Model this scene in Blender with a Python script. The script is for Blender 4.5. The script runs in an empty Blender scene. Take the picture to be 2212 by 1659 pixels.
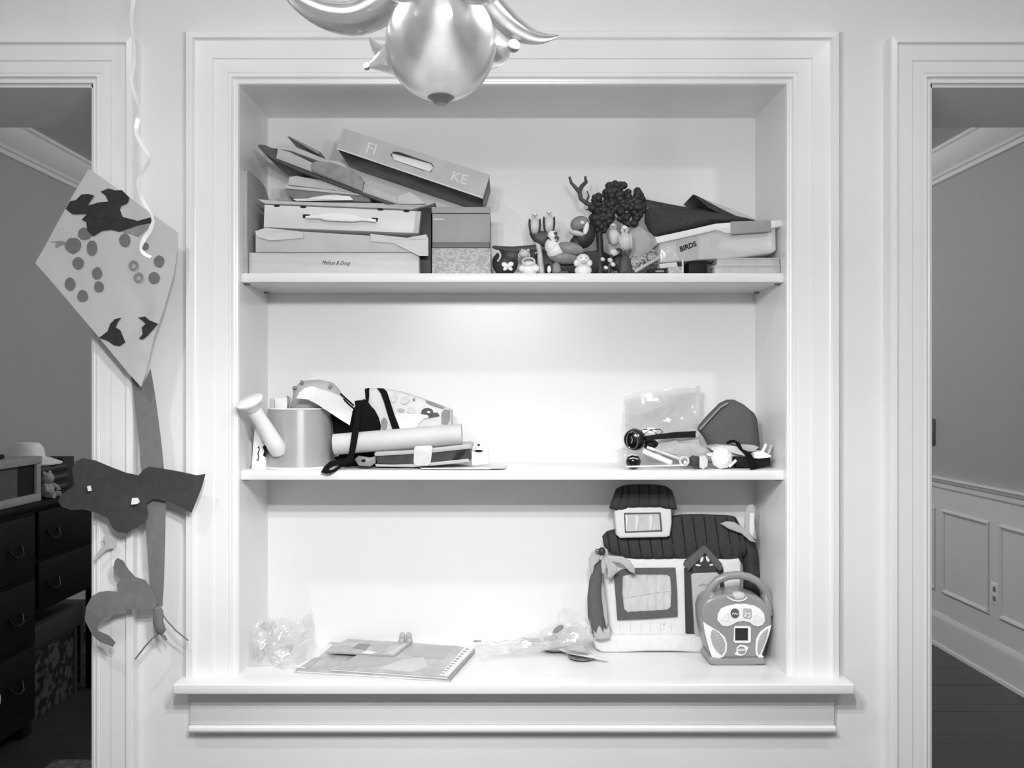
import bpy, bmesh, math, random
from mathutils import Vector, Matrix, noise
from mathutils.geometry import tessellate_polygon
random.seed(7)
scene = bpy.context.scene
col = scene.collection
PI = math.pi

# ------------------------------------------------------------------ camera, world, exposure, lights
CZ, CD, F = 1.365, 1.85, 1850.0          # camera height, distance to the wall plane (y = 0), focal length in pixels of 2212
VX, VY = 1088.0, 848.0                   # vanishing point of the depth direction
cam_d = bpy.data.cameras.new('camera')
cam = bpy.data.objects.new('camera', cam_d); col.objects.link(cam)
cam.location = (0, -CD, CZ); cam.rotation_euler = (PI/2, 0, 0)
cam_d.sensor_width = 36; cam_d.lens = 36*F/2212
cam_d.shift_x = (1106-VX)/2212; cam_d.shift_y = (VY-829.5)/2212
cam_d.clip_start = 0.02
scene.camera = cam
vs = scene.view_settings
vs.view_transform = 'Standard'; vs.look = 'None'; vs.gamma = 1; vs.use_curve_mapping = False
vs.exposure = 0.06
w = bpy.data.worlds.new('world'); scene.world = w; w.use_nodes = True
w.node_tree.nodes['Background'].inputs[0].default_value = (.5, .5, .5, 1)
w.node_tree.nodes['Background'].inputs[1].default_value = 0.05
LX, LY, LZ = -0.041, -1.29, 1.755        # chandelier axis and bulb height
BULB_POINT, BULB_SPOT = 7.0, 11.5       # watts for each bulb: light through its shade, light through the open bottom
RECESSED = 27.0                           # each of the two recessed ceiling lights of this room
BACK_FILL = 58.0                           # added unseen lamp that brightens the room behind the wall

# ------------------------------------------------------------------ helpers
def at(px, py, y):
    d = y + CD
    return Vector(((px-VX)*d/F, y, CZ-(py-VY)*d/F))
def mpp(y): return (y+CD)/F
WL = {}
def wl(o):
    return WL.get(o, Vector((0, 0, 0)))
def tag(o, label=None, cat=None, group=None, kind=None):
    if label: o['label'] = label
    if cat: o['category'] = cat
    if group: o['group'] = group
    if kind: o['kind'] = kind
    return o
def thing(name, label, cat, loc, group=None):
    o = bpy.data.objects.new(name, None); col.objects.link(o)
    o.empty_display_size = .02
    o.location = loc; WL[o] = Vector(loc)
    return tag(o, label, cat, group)

class B:
    def __init__(s): s.bm = bmesh.new()
    def merge(s, t):
        me = bpy.data.meshes.new('t'); t.to_mesh(me); t.free(); s.bm.from_mesh(me); bpy.data.meshes.remove(me); return s
    def box(s, x0, x1, y0, y1, z0, z1, bev=0, seg=2):
        t = bmesh.new()
        bmesh.ops.create_cube(t, size=1, matrix=Matrix.Translation(((x0+x1)/2, (y0+y1)/2, (z0+z1)/2)) @ Matrix.Diagonal((abs(x1-x0), abs(y1-y0), abs(z1-z0), 1)))
        if bev: bmesh.ops.bevel(t, geom=t.edges[:], offset=bev, segments=seg, profile=.5, affect='EDGES')
        return s.merge(t)
    def prism(s, pts, dv, holes=(), bev=0, seg=2):
        """closed outline pts (3-D), extruded by dv; holes are outlines too"""
        t = bmesh.new(); dv = Vector(dv)
        loops = [list(pts)] + [list(h) for h in holes]
        if not holes:
            a = [t.verts.new(p) for p in loops[0]]; b = [t.verts.new(p+dv) for p in loops[0]]
            f1 = t.faces.new(a); f2 = t.faces.new(b[::-1])
            n = len(a)
            for i in range(n): t.faces.new((a[(i+1) % n], a[i], b[i], b[(i+1) % n]))
            bmesh.ops.recalc_face_normals(t, faces=t.faces[:])
            if bev:
                ed = [e for e in t.edges if (e in f1.edges or e in f2.edges)]
                bmesh.ops.bevel(t, geom=ed, offset=bev, segments=seg, profile=.5, affect='EDGES')
        else:
            flat = [p for l in loops for p in l]
            a = [t.verts.new(p) for p in flat]; b = [t.verts.new(p+dv) for p in flat]
            for tri in tessellate_polygon([[Vector(p) for p in l] for l in loops]):
                try:
                    t.faces.new([a[i] for i in tri]); t.faces.new([b[i] for i in reversed(tri)])
                except ValueError: pass
            k = 0
            for l in loops:
                n = len(l)
                for i in range(n):
                    i0, i1 = k+i, k+(i+1) % n
                    t.faces.new((a[i1], a[i0], b[i0], b[i1]))
                k += n
            bmesh.ops.recalc_face_normals(t, faces=t.faces[:])
        return s.merge(t)
    def px(s, pts, y0, y1, zmin=None, holes=(), bev=0, seg=2):
        def c(p):
            v = at(p[0], p[1], y0)
            if zmin is not None and v.z < zmin: v.z = zmin
            return v
        return s.prism([c(p) for p in pts], (0, y1-y0, 0), [[c(p) for p in h] for h in holes], bev, seg)
    def pillow(s, pts, yc, th, zmin=None, flat=1.0, exp=2.4, rings=6, back=True):
        """puffy solid from an outline in pixels; th = half thickness"""
        P = [at(p[0], p[1], yc) for p in pts]
        if zmin is not None:
            for v in P: v.z = max(v.z, zmin)
        c = sum(P, Vector())/len(P); t = bmesh.new()
        ss = [math.cos(i/rings*PI/2)**.7 for i in range(rings)]
        def ring(sc, dy):
            return [t.verts.new((c.x+(p.x-c.x)*sc, yc+dy, c.z+(p.z-c.z)*sc)) for p in P]
        rows = []
        for i in range(rings-1, 0, -1): rows.append(ring(ss[i], -th*(1-ss[i]**exp)**(1/exp)))
        rows.append(ring(1, 0))
        if back:
            for i in range(1, rings): rows.append(ring(ss[i], flat*th*(1-ss[i]**exp)**(1/exp)))
        else: rows.append(ring(1, th*.2))
        n = len(P)
        for r0, r1 in zip(rows, rows[1:]):
            for i in range(n): t.faces.new((r0[i], r0[(i+1) % n], r1[(i+1) % n], r1[i]))
        t.faces.new(rows[0][::-1]); t.faces.new(rows[-1])
        bmesh.ops.recalc_face_normals(t, faces=t.faces[:])
        return s.merge(t)
    def tube(s, path, r, n=10, closed=False, flat=None):
        t = bmesh.new(); path = [Vector(p) for p in path]; m = len(path)
        R = r if isinstance(r, (list, tuple)) else [r]*m
        rows = []; prev = None
        for i, p in enumerate(path):
            if closed: tg = path[(i+1) % m]-path[i-1]
            else: tg = path[min(i+1, m-1)]-path[max(i-1, 0)]
            tg.normalize()
            if prev is None:
                u = tg.cross(Vector((0, 1, 0)))
                if u.length < .1: u = tg.cross(Vector((1, 0, 0)))
            else: u = prev-tg*prev.dot(tg)
            u.normalize(); v = tg.cross(u); prev = u
            rr = R[i]; f = flat or 1
            rows.append([t.verts.new(p+u*math.cos(a)*rr+v*math.sin(a)*rr*f) for a in [2*PI*k/n for k in range(n)]])
        rng = range(m) if closed else range(m-1)
        for i in rng:
            a, b = rows[i], rows[(i+1) % m]
            for k in range(n): t.faces.new((a[k], a[(k+1) % n], b[(k+1) % n], b[k]))
        if not closed: t.faces.new(rows[0][::-1]); t.faces.new(rows[-1])
        bmesh.ops.recalc_face_normals(t, faces=t.faces[:])
        return s.merge(t)
    def lathe(s, prof, c, n=32, axis=None):
        """prof = [(r, h)] about axis (default z) at c"""
        t = bmesh.new(); rows = []
        M = Matrix.Identity(3) if axis is None else Vector(axis).normalized().to_track_quat('Z', 'Y').to_matrix()
        for r, h in prof:
            rows.append([t.verts.new(Vector(c)+M @ Vector((r*math.cos(a), r*math.sin(a), h))) for a in [2*PI*k/n for k in range(n)]])
        for a, b in zip(rows, rows[1:]):
            for k in range(n): t.faces.new((a[k], a[(k+1) % n], b[(k+1) % n], b[k]))
        if prof[0][0] > 1e-6: t.faces.new(rows[0][::-1])
        if prof[-1][0] > 1e-6: t.faces.new(rows[-1])
        bmesh.ops.remove_doubles(t, verts=t.verts[:], dist=1e-6)
        bmesh.ops.recalc_face_normals(t, faces=t.faces[:])
        return s.merge(t)
    def ell(s, c, r, tilt=0, n=14, ax='Y'):
        if not isinstance(r, (tuple, list)): r = (r, r, r)
        t = bmesh.new()
        bmesh.ops.create_uvsphere(t, u_segments=n, v_segments=max(6, n*2//3), radius=1,
            matrix=Matrix.Translation(Vector(c)) @ Matrix.Rotation(tilt, 4, ax) @ Matrix.Diagonal((*r, 1)))
        return s.merge(t)
    def epx(s, px, py, rx, rz, y, ry=None, tilt=0, n=14):
        k = mpp(y)
        return s.ell(at(px, py, y), (rx*k, (ry if ry else min(rx, rz))*k, rz*k), tilt, n)
    def strip(s, L, R):
        t = bmesh.new(); a = [t.verts.new(p) for p in L]; b = [t.verts.new(p) for p in R]
        for i in range(len(a)-1): t.faces.new((a[i], a[i+1], b[i+1], b[i]))
        return s.merge(t)
    def solid(s, th):
        bmesh.ops.solidify(s.bm, geom=s.bm.faces[:], thickness=th); return s
    def cloth(s, pts, y, amp=.004, scale=14, cuts=2, th=.0008, seed=0, yfun=None, zmin=None):
        """thin wavy sheet of a traced outline"""
        t = bmesh.new(); P = [at(p[0], p[1], y) for p in pts]
        if zmin is not None:
            for v in P: v.z = max(v.z, zmin)
        vs_ = [t.verts.new(p) for p in P]
        for tri in tessellate_polygon([P]):
            try: t.faces.new([vs_[i] for i in tri])
            except ValueError: pass
        bmesh.ops.recalc_face_normals(t, faces=t.faces[:])
        for _ in range(cuts): bmesh.ops.subdivide_edges(t, edges=t.edges[:], cuts=1, use_grid_fill=True)
        bmesh.ops.triangulate(t, faces=t.faces[:])
        for v in t.verts:
            q = v.co*scale; q.y = seed*3.7
            v.co.y += amp*noise.noise(q) + (yfun(v.co) if yfun else 0)
        if th: bmesh.ops.solidify(t, geom=t.faces[:], thickness=th)
        return s.merge(t)
    def xf(s, M):
        bmesh.ops.transform(s.bm, matrix=M, verts=s.bm.verts[:]); return s

def put(name, b, mat, parent=None, label=None, cat=None, group=None, kind=None, smooth=True, ang=38):
    bm = b.bm
    if parent is not None: base = wl(parent); loc = None
    else:
        xs = [v.co for v in bm.verts]
        base = Vector(((min(v.x for v in xs)+max(v.x for v in xs))/2, (min(v.y for v in xs)+max(v.y for v in xs))/2, min(v.z for v in xs)))
    c = Vector((0, 0, 0))
    if parent is not None:
        xs = [v.co for v in bm.verts]
        c = sum((v for v in xs), Vector())/max(1, len(xs)) - base
    for v in bm.verts: v.co -= base+c
    me = bpy.data.meshes.new(name); bm.to_mesh(me); bm.free()
    if smooth:
        for p in me.polygons: p.use_smooth = True
        me.set_sharp_from_angle(angle=math.radians(ang))
    me.materials.append(MT[mat] if isinstance(mat, str) else mat)
    o = bpy.data.objects.new(name, me); col.objects.link(o)
    if parent is not None: o.parent = parent; o.location = c; WL[o] = base+c
    else: o.location = base; WL[o] = base
    return tag(o, label, cat, group, kind)
def copy_obj(o, parent, dloc):
    c = o.copy(); col.objects.link(c); c.parent = parent; c.location = o.location+Vector(dloc); return c

def smooth_path(P, R, n):
    out, rr = [], []
    for i in range(len(P)-1):
        p0, p1, p2, p3 = P[max(i-1, 0)], P[i], P[i+1], P[min(i+2, len(P)-1)]
        for j in range(n):
            f = j/n; out.append(.5*((2*p1)+(p2-p0)*f+(2*p0-5*p1+4*p2-p3)*f*f+(3*p1-p0-3*p2+p3)*f**3)); rr.append(R[i]+(R[i+1]-R[i])*f)
    return out+[P[-1]], rr+[R[-1]]
def rough(b, amp, scale, seed=0):
    bmesh.ops.subdivide_edges(b.bm, edges=b.bm.edges[:], cuts=1, use_grid_fill=True)
    b.bm.normal_update()
    for v in b.bm.verts:
        v.co += v.normal*amp*noise.noise(v.co*scale+Vector((seed, 0, 0)))
    return b
def text_b(txt, c, size, rot=0, shear=0, th=.0004, sx=1.0, bold=0):
    """letters as thin raised mesh facing -y, centred at c"""
    cu = bpy.data.curves.new('txt', 'FONT'); cu.body = txt; cu.size = size; cu.align_x = 'CENTER'; cu.align_y = 'CENTER'
    cu.extrude = th; cu.shear = shear; cu.offset = bold; cu.resolution_u = 3
    ob = bpy.data.objects.new('txt', cu); col.objects.link(ob)
    dg = bpy.context.evaluated_depsgraph_get()
    me = bpy.data.meshes.new_from_object(ob.evaluated_get(dg))
    bpy.data.objects.remove(ob); bpy.data.curves.remove(cu)
    b = B(); b.bm.from_mesh(me); bpy.data.meshes.remove(me)
    b.xf(Matrix.Translation(Vector(c)) @ Matrix.Rotation(-rot, 4, 'Y') @ Matrix.Rotation(PI/2, 4, 'X') @ Matrix.Diagonal((sx, 1, 1, 1)))
    return b

# ------------------------------------------------------------------ materials (all grey: the photograph is black and white)
MT = {}
def lin(s): return s/12.92 if s <= .04045 else ((s+.055)/1.055)**2.4
def M(name, g, rough=.5, spec=.4, var=.05, scale=30, bump=0, metal=0, alpha=1, trans=0, coat=0, stretch=None, contrast=None):
    """g = grey as seen in the photograph's scale (sRGB), noise varies it"""
    m = bpy.data.materials.new(name); m.use_nodes = True; nt = m.node_tree; n = nt.nodes; bs = n['Principled BSDF']
    v = min(lin(g), .88)
    tc = n.new('ShaderNodeTexCoord'); mp = n.new('ShaderNodeMapping'); nz = n.new('ShaderNodeTexNoise'); rp = n.new('ShaderNodeValToRGB')
    nt.links.new(tc.outputs['Object'], mp.inputs[0]); nt.links.new(mp.outputs[0], nz.inputs['Vector'])
    if stretch: mp.inputs['Scale'].default_value = stretch
    nz.inputs['Scale'].default_value = scale; nz.inputs['Detail'].default_value = 4
    lo, hi = v*(1-var), min(v*(1+var), .95)
    rp.color_ramp.elements[0].color = (lo, lo, lo, 1); rp.color_ramp.elements[1].color = (hi, hi, hi, 1)
    a, b_ = contrast or (.3, .7)
    rp.color_ramp.elements[0].position = a; rp.color_ramp.elements[1].position = b_
    nt.links.new(nz.outputs['Fac'], rp.inputs[0]); nt.links.new(rp.outputs[0], bs.inputs['Base Color'])
    bs.inputs['Roughness'].default_value = rough; bs.inputs['Specular IOR Level'].default_value = spec
    bs.inputs['Metallic'].default_value = metal; bs.inputs['Alpha'].default_value = alpha
    bs.inputs['Transmission Weight'].default_value = trans; bs.inputs['Coat Weight'].default_value = coat
    if bump:
        bp = n.new('ShaderNodeBump'); bp.inputs['Strength'].default_value = bump; bp.inputs['Distance'].default_value = .002
        nt.links.new(nz.outputs['Fac'], bp.inputs['Height']); nt.links.new(bp.outputs[0], bs.inputs['Normal'])
    MT[name] = m; return m
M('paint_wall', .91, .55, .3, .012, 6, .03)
M('paint_trim', .93, .28, .45, .008, 4)
M('paint_shelf', .93, .3, .45, .01, 5)
M('paint_ceiling', .9, .8, .2, .01, 5)
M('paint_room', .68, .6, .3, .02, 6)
M('paint_wainscot', .90, .4, .4, .02, 6)
M('floor_wood', .20, .28, .5, .35, 8, .05, stretch=(1.2, 14, 1))
M('dark_wood', .03, .55, .2, .3, 12, stretch=(2, 2, 8))
M('rug', .4, .95, .1, .5, 40, .3)
M('wood_light', .79, .5, .35, .07, 9, stretch=(1, 3, 14))
M('card_grey', .70, .6, .3, .05, 30)
M('card_light', .76, .6, .3, .06, 12)
M('card_flap', .82, .6, .3, .04, 12)
M('case_white', .91, .4, .4, .02, 10)
M('case_grey', .85, .4, .4, .02, 10)
M('paper', .92, .7, .2, .03, 30)
M('paper_mid', .74, .6, .25, .08, 40)
M('paper_dark', .48, .55, .3, .15, 40)
M('black', .06, .6, .3, .3, 40)
M('black_gloss', .05, .15, .6, .2, 30)
M('black_cloth', .065, .9, .15, .3, 120, .3)
M('slot', .12, .7, .2, .1, 30)
M('toy_grey', .70, .45, .4, .06, 25)
M('toy_mid', .54, .45, .4, .2, 60)
M('toy_dark', .29, .5, .4, .25, 60)
M('toy_darker', .20, .5, .4, .3, 60)
M('toy_white', .93, .4, .4, .03, 20)
M('toy_pale', .82, .4, .4, .08, 60)
M('box_grey', .61, .5, .4, .05, 15)
M('box_strip', .40, .5, .4, .05, 15)
M('mottle', .68, .5, .4, .22, 150, contrast=(.4, .6), stretch=(1, 1, 1.6))
M('print_box', .69, .45, .4, .07, 26)
M('print_side', .42, .5, .4, .4, 22, contrast=(.4, .6))
M('plush_dark', .27, .95, .1, .12, 160, .25)
M('plush_frame', .38, .95, .1, .10, 160, .25)
M('plush_white', .90, .95, .1, .03, 90, .2)
M('plush_leaf', .72, .9, .1, .06, 90, .2)
M('curtain', .80, .6, .3, .08, 40, stretch=(3, 1, 1))
M('radio_body', .57, .28, .5, .03, 20)
M('radio_mesh', .66, .6, .3, .25, 400)
M('radio_screen', .2, .2, .5, .1, 20)
M('lens', .78, .1, .6, .1, 40)
M('can_grey', .68, .32, .6, .03, 12)
nt_ = MT['can_grey'].node_tree; tg_ = nt_.nodes.new('ShaderNodeTangent'); tg_.direction_type = 'RADIAL'; tg_.axis = 'Z'
pb_ = nt_.nodes['Principled BSDF']; nt_.links.new(tg_.outputs[0], pb_.inputs['Tangent']); pb_.inputs['Anisotropic'].default_value = .8; pb_.inputs['Anisotropic Rotation'].default_value = .25; pb_.inputs['Metallic'].default_value = .12
M('enamel', .94, .2, .5, .02, 10)
M('kraft', .80, .6, .3, .05, 20)
M('felt', .37, .95, .1, .06, 150, .2)
M('felt_edge', .58, .95, .1, .06, 150, .2)
M('kite_paper', .75, .8, .15, .03, 20)
M('kite_glue', .22, .85, .1, .15, 60)
M('kite_dot', .45, .85, .1, .08, 60)
M('kite_mid', .55, .85, .1, .15, 60)
M('tail', .47, .85, .15, .07, 60)
M('bow', .26, .85, .15, .1, 60)
M('bow_low', .46, .85, .15, .1, 60)
M('ribbon', .74, .22, .6, .02, 40)
M('book_cover', .71, .28, .5, .10, 18, contrast=(.45, .6))
M('book_print', .70, .3, .5, .12, 26, contrast=(.45, .6))
M('chrome', .6, .15, .6, .1, 40, metal=.8)
M('glitter', .62, .25, .7, .5, 260, .6, contrast=(.4, .6))
M('bag_fabric', .86, .7, .2, .03, 30)
M('bin_pattern', .22, .8, .2, .75, 26, contrast=(.45, .55))
M('bin_frame', .2, .6, .3, .15, 20)
M('nook_box', .62, .7, .2, .12, 60)
M('nook_panel', .36, .7, .2, .1, 60)
M('nook_white', .95, .6, .3, .05, 30)
M('nook_dark', .2, .6, .3, .2, 30)
M('brass', .12, .45, .4, .2, 40, metal=.5)
M('lamp_glass', .96, .28, .5, .12, 70, contrast=(.4, .6), trans=.97, coat=1)
M('horn_glass', .55, .2, .5, .05, 45, contrast=(.4, .6), trans=.96, coat=1)
M('cap_metal', .85, .4, .5, .05, 45)
M('bulb_socket', .7, .3, .5, .05, 30)
def plastic(name, tint, fac, rough=.12, dif=.3):
    """clear film: partly transparent, partly glossy, a little milky"""
    m = bpy.data.materials.new(name); m.use_nodes = True; nt = m.node_tree; n = nt.nodes; n.clear()
    out = n.new('ShaderNodeOutputMaterial'); tr = n.new('ShaderNodeBsdfTransparent'); gl = n.new('ShaderNodeBsdfGlossy'); df = n.new('ShaderNodeBsdfDiffuse')
    m1 = n.new('ShaderNodeMixShader'); m2 = n.new('ShaderNodeMixShader'); nz = n.new('ShaderNodeTexNoise'); bp = n.new('ShaderNodeBump')
    tc = n.new('ShaderNodeTexCoord'); nt.links.new(tc.outputs['Object'], nz.inputs['Vector'])
    nz.inputs['Scale'].default_value = 45; bp.inputs['Strength'].default_value = .5; bp.inputs['Distance'].default_value = .004
    nt.links.new(nz.outputs['Fac'], bp.inputs['Height']); nt.links.new(bp.outputs[0], gl.inputs['Normal'])
    gl.inputs['Roughness'].default_value = rough; gl.inputs['Color'].default_value = (.9, .9, .9, 1)
    df.inputs['Color'].default_value = (tint, tint, tint, 1); m1.inputs[0].default_value = 1-dif; m2.inputs[0].default_value = fac
    nt.links.new(df.outputs[0], m1.inputs[1]); nt.links.new(gl.outputs[0], m1.inputs[2])
    nt.links.new(tr.outputs[0], m2.inputs[1]); nt.links.new(m1.outputs[0], m2.inputs[2]); nt.links.new(m2.outputs[0], out.inputs[0])
    MT[name] = m; return m
plastic('film', .9, .2, .1, .5)
plastic('film_milky', .9, .3, .12, .65)
plastic('film_zip', .97, .2, .12, .6)
plastic('tub_clear', .95, .62, .15, .85)
def emit(name, s):
    m = bpy.data.materials.new(name); m.use_nodes = True; bs = m.node_tree.nodes['Principled BSDF']
    bs.inputs['Base Color'].default_value = (.9, .9, .9, 1); bs.inputs['Emission Color'].default_value = (1, 1, 1, 1); bs.inputs['Emission Strength'].default_value = s
    MT[name] = m
emit('bulb_glow', 6)

# ------------------------------------------------------------------ the room shell
XL, XR, YB, YF, ZC = -2.38, 2.352, 4.5, -3.4, 2.64
NX0, NX1, NZ0, NZ1, ND = -.570, .608, .757, 2.028, .22      # the niche
DL, DR, DH, WT = -.884, .919, 2.03, .28                     # door edges, head height, wall thickness
DW = .95
b = B()
b.box(XL, DL-DW, 0, WT, 0, ZC); b.box(DL, NX0-.013, 0, WT, 0, ZC); b.box(NX1+.013, DR, 0, WT, 0, ZC); b.box(DR+DW, XR, 0, WT, 0, ZC)
b.box(DL-DW, DL, 0, WT, DH, ZC); b.box(DR, DR+DW, 0, WT, DH, ZC); b.box(NX0-.013, NX1+.013, 0, WT, NZ1+.013, ZC); b.box(NX0-.013, NX1+.013, 0, WT, 0, NZ0-.03); b.box(NX0-.013, NX1+.013, ND+.013, WT, NZ0-.03, NZ1+.013)
put('wall_back', b, 'paint_wall', kind='structure', smooth=False)
for nm, a in (('wall_left', (XL-.1, XL, YF, YB, 0, ZC)), ('wall_right', (XR, XR+.1, YF, YB, 0, ZC)), ('wall_front', (XL, XR, YF-.1, YF, 0, ZC)), ('wall_far', (XL, XR, YB, YB+.1, 0, ZC))):
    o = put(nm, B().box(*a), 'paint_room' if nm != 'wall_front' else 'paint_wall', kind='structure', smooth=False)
    if nm == 'wall_right': WR = o
    if nm == 'wall_left': WLF = o
put('ceiling', B().box(XL-.1, XR+.1, YF-.1, YB+.1, ZC, ZC+.1), 'paint_ceiling', kind='structure', smooth=False)
floor = put('floor', B().box(XL-.1, XR+.1, YF-.1, YB+.1, -.1, -.004), 'floor_wood', kind='structure', smooth=False)
for side, (xa, xb) in enumerate(((XL, -.75), (.75, XR))):
    y = .32; k = 0; cut = [.55, .3, .8, .45, .65]
    while y < 3.3:
        xm = xa+(xb-xa)*cut[k % 5]
        for x0, x1 in ((xa, xm), (xm, xb)):
            put('floor_board', B().box(x0+.0006, x1-.0006, y+.0006, y+.0824, -.006, random.uniform(-.0006, .0006)), 'floor_wood', floor, smooth=False)
        y += .083; k += 1

# casing profile: distance from the outer edge, projection from the wall
PROF = [(0, 0), (0, .024), (.002, .027), (.015, .028), (.018, .0215), (.020, .0205), (.056, .0195), (.0575, .0165), (.060, .0165), (.085, .0155), (.0865, .0135), (.0885, .0155), (.094, .0155), (.0975, .009), (.101, .008), (.1035, .0095), (.107, .0085), (.108, 0)]
def casing(x0, x1, zt, zb, w, side, prof=PROF):
    """one leg or the head of a mitred casing around an opening x0..x1 below zt"""
    sc = w/.108; b = B(); bm = b.bm; rows = [[], []]
    for u, v in prof:
        ui = w-u*sc
        pl = {'l': ((x0-ui, zb), (x0-ui, zt+ui)), 'r': ((x1+ui, zt+ui), (x1+ui, zb)), 't': ((x0-ui, zt+ui), (x1+ui, zt+ui))}[side]
        for k in (0, 1): rows[k].append(bm.verts.new((pl[k][0], -v, pl[k][1])))
    n = len(prof)
    for i in range(n): bm.faces.new((rows[0][i], rows[0][(i+1) % n], rows[1][(i+1) % n], rows[1][i]))
    bm.faces.new(rows[0]); bm.faces.new(rows[1][::-1])
    bmesh.ops.recalc_face_normals(bm, faces=bm.faces[:])
    return b
def trim_group(name, x0, x1, zt, zb, w):
    e = bpy.data.objects.new(name, None); col.objects.link(e); e.location = ((x0+x1)/2, 0, zb); WL[e] = Vector(e.location); e['kind'] = 'structure'; e.empty_display_size = .02
    for s in 'lrt': put({'l': 'side_casing', 'r': 'side_casing', 't': 'head_casing'}[s], casing(x0, x1, zt, zb, w, s), 'paint_trim', e, ang=12)
    # jamb lining of the opening
    jb = B(); jb.box(x0-.002, x0+.006, 0, WT, zb, zt); put('jamb', jb, 'paint_trim', e)
    jb = B(); jb.box(x1-.006, x1+.002, 0, WT, zb, zt); put('jamb', jb, 'paint_trim', e)
    jb = B(); jb.box(x0, x1, 0, WT, zt-.006, zt+.002); put('head_jamb', jb, 'paint_trim', e)
    return e
trim_group('trim_1', DL-DW, DL, DH, 0, .094)
trim_group('trim_2', DR, DR+DW, DH, 0, .094)

# the built-in bookcase
bc = thing('built_in_bookcase', 'white built-in bookcase recessed in the wall with two shelves', 'bookcase', (.019, 0, .64))
put('back_panel', B().box(NX0, NX1, ND, ND+.012, NZ0-.02, NZ1), 'paint_shelf', bc, smooth=False)
put('side_panel', B().box(NX0-.012, NX0, -.004, ND+.012, NZ0-.02, NZ1), 'paint_shelf', bc, smooth=False)
put('side_panel', B().box(NX1, NX1+.012, -.004, ND+.012, NZ0-.02, NZ1), 'paint_shelf', bc, smooth=False)
put('top_panel', B().box(NX0-.012, NX1+.012, -.004, ND+.012, NZ1, NZ1+.012), 'paint_shelf', bc, smooth=False)
S0, S1, S2 = NZ0, 1.624, 1.196
put('shelf', B().box(NX0, NX1, .008, ND, S1-.0195, S1, .0015), 'paint_shelf', bc)
put('shelf', B().box(NX0, NX1, .008, ND, S2-.0205, S2, .0015), 'paint_shelf', bc)
for z in (S1-.0195, S2-.0205):
    for x in (NX0, NX1):
        for y in (.035, .19):
            put('shelf_pin', B().lathe([(.0022, -.006), (.0022, .006)], (x+(.006 if x < 0 else -.006), y, z-.0023), 8, (1, 0, 0)), 'chrome', bc)
for s in 'lrt': put({'l': 'side_casing', 'r': 'side_casing', 't': 'head_casing'}[s], casing(NX0, NX1, NZ1, NZ0, .108, s), 'paint_trim', bc, ang=12)
put('sill', B().box(-.690, .732, -.065, .03, S0-.022, S0, .0035, 3).box(NX0, NX1, -.004, ND+.012, S0-.02, S0+.00005), 'paint_trim', bc)
put('apron', B().box(-.671, .708, -.0165, 0, .6535, S0-.022, .001), 'paint_trim', bc)
ap = B(); pts = [(0, .6375), (-.020, .6375), (-.0245, .641), (-.026, .6455), (-.0245, .650), (-.020, .6528), (0, .6528)]
ap.prism([Vector((-.671, y, z)) for y, z in pts], (1.379, 0, 0)); put('apron_bead', ap, 'paint_trim', bc)

# the room behind: crown moulding, chair rail, wall panels, baseboard
def along_y(pts, x, sgn, y0, y1):
    return B().prism([Vector((x+sgn*u, y0, z)) for u, z in pts], (0, y1-y0, 0))
CROWN = [(0, ZC), (.105, ZC), (.105, ZC-.014), (.094, ZC-.022), (.086, ZC-.045), (.060, ZC-.085), (.036, ZC-.108), (.030, ZC-.122), (.020, ZC-.126), (.018, ZC-.146), (0, ZC-.150)]
put('trim_3', along_y(CROWN, XL, 1, WT, YB), 'paint_wainscot', kind='structure', ang=20)
put('trim_4', along_y(CROWN, XR, -1, WT, YB), 'paint_wainscot', kind='structure', ang=20)
put('trim_5', along_y([(0, .913), (.028, .913), (.030, .905), (.022, .895), (.018, .885), (.010, .880), (.010, .858), (.006, .850), (0, .848)], XR, -1, WT, YB), 'paint_wainscot', kind='structure', ang=20)
put('baseboard_right', along_y([(0, .178), (.006, .178), (.010, .168), (.014, .160), (.016, .148), (.016, .02), (.024, .016), (.026, 0), (0, 0)], XR, -1, WT, YB), 'paint_wainscot', kind='structure', ang=20)
put('baseboard_left', along_y([(0, .178), (.006, .178), (.010, .168), (.014, .160), (.016, .148), (.016, 0), (0, 0)], XL, 1, WT, YB), 'paint_wainscot', kind='structure', ang=20)
put('wainscot_panel', B().box(XR-.002, XR, WT, YB, 0, .86), 'paint_wainscot', WR, smooth=False)
for y0, y1 in ((.78, 1.20), (1.27, 1.67), (1.755, 2.205), (2.29, 2.735), (2.805, 3.25), (3.32, 3.77)):
    b = B(); za, zb = .292, .742; t = .024
    for i in range(4):
        # mitred bar with a rounded profile
        pr = [(0, 0), (.010, .003), (.013, .010), (.009, .018), (.004, t), (0, t)]
        rows = [[], []]
        for v, u in pr:
            ring = [(y0+u, za+u), (y1-u, za+u), (y1-u, zb-u), (y0+u, zb-u)]
            for k in (0, 1):
                p = ring[(i+k) % 4]; rows[k].append(b.bm.verts.new((XR-v, p[0], p[1])))
        for j in range(len(pr)): b.bm.faces.new((rows[0][j], rows[0][(j+1) % len(pr)], rows[1][(j+1) % len(pr)], rows[1][j]))
    bmesh.ops.recalc_face_normals(b.bm, faces=b.bm.faces[:])
    put('panel_moulding', b, 'paint_wainscot', WR, ang=15)

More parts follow.
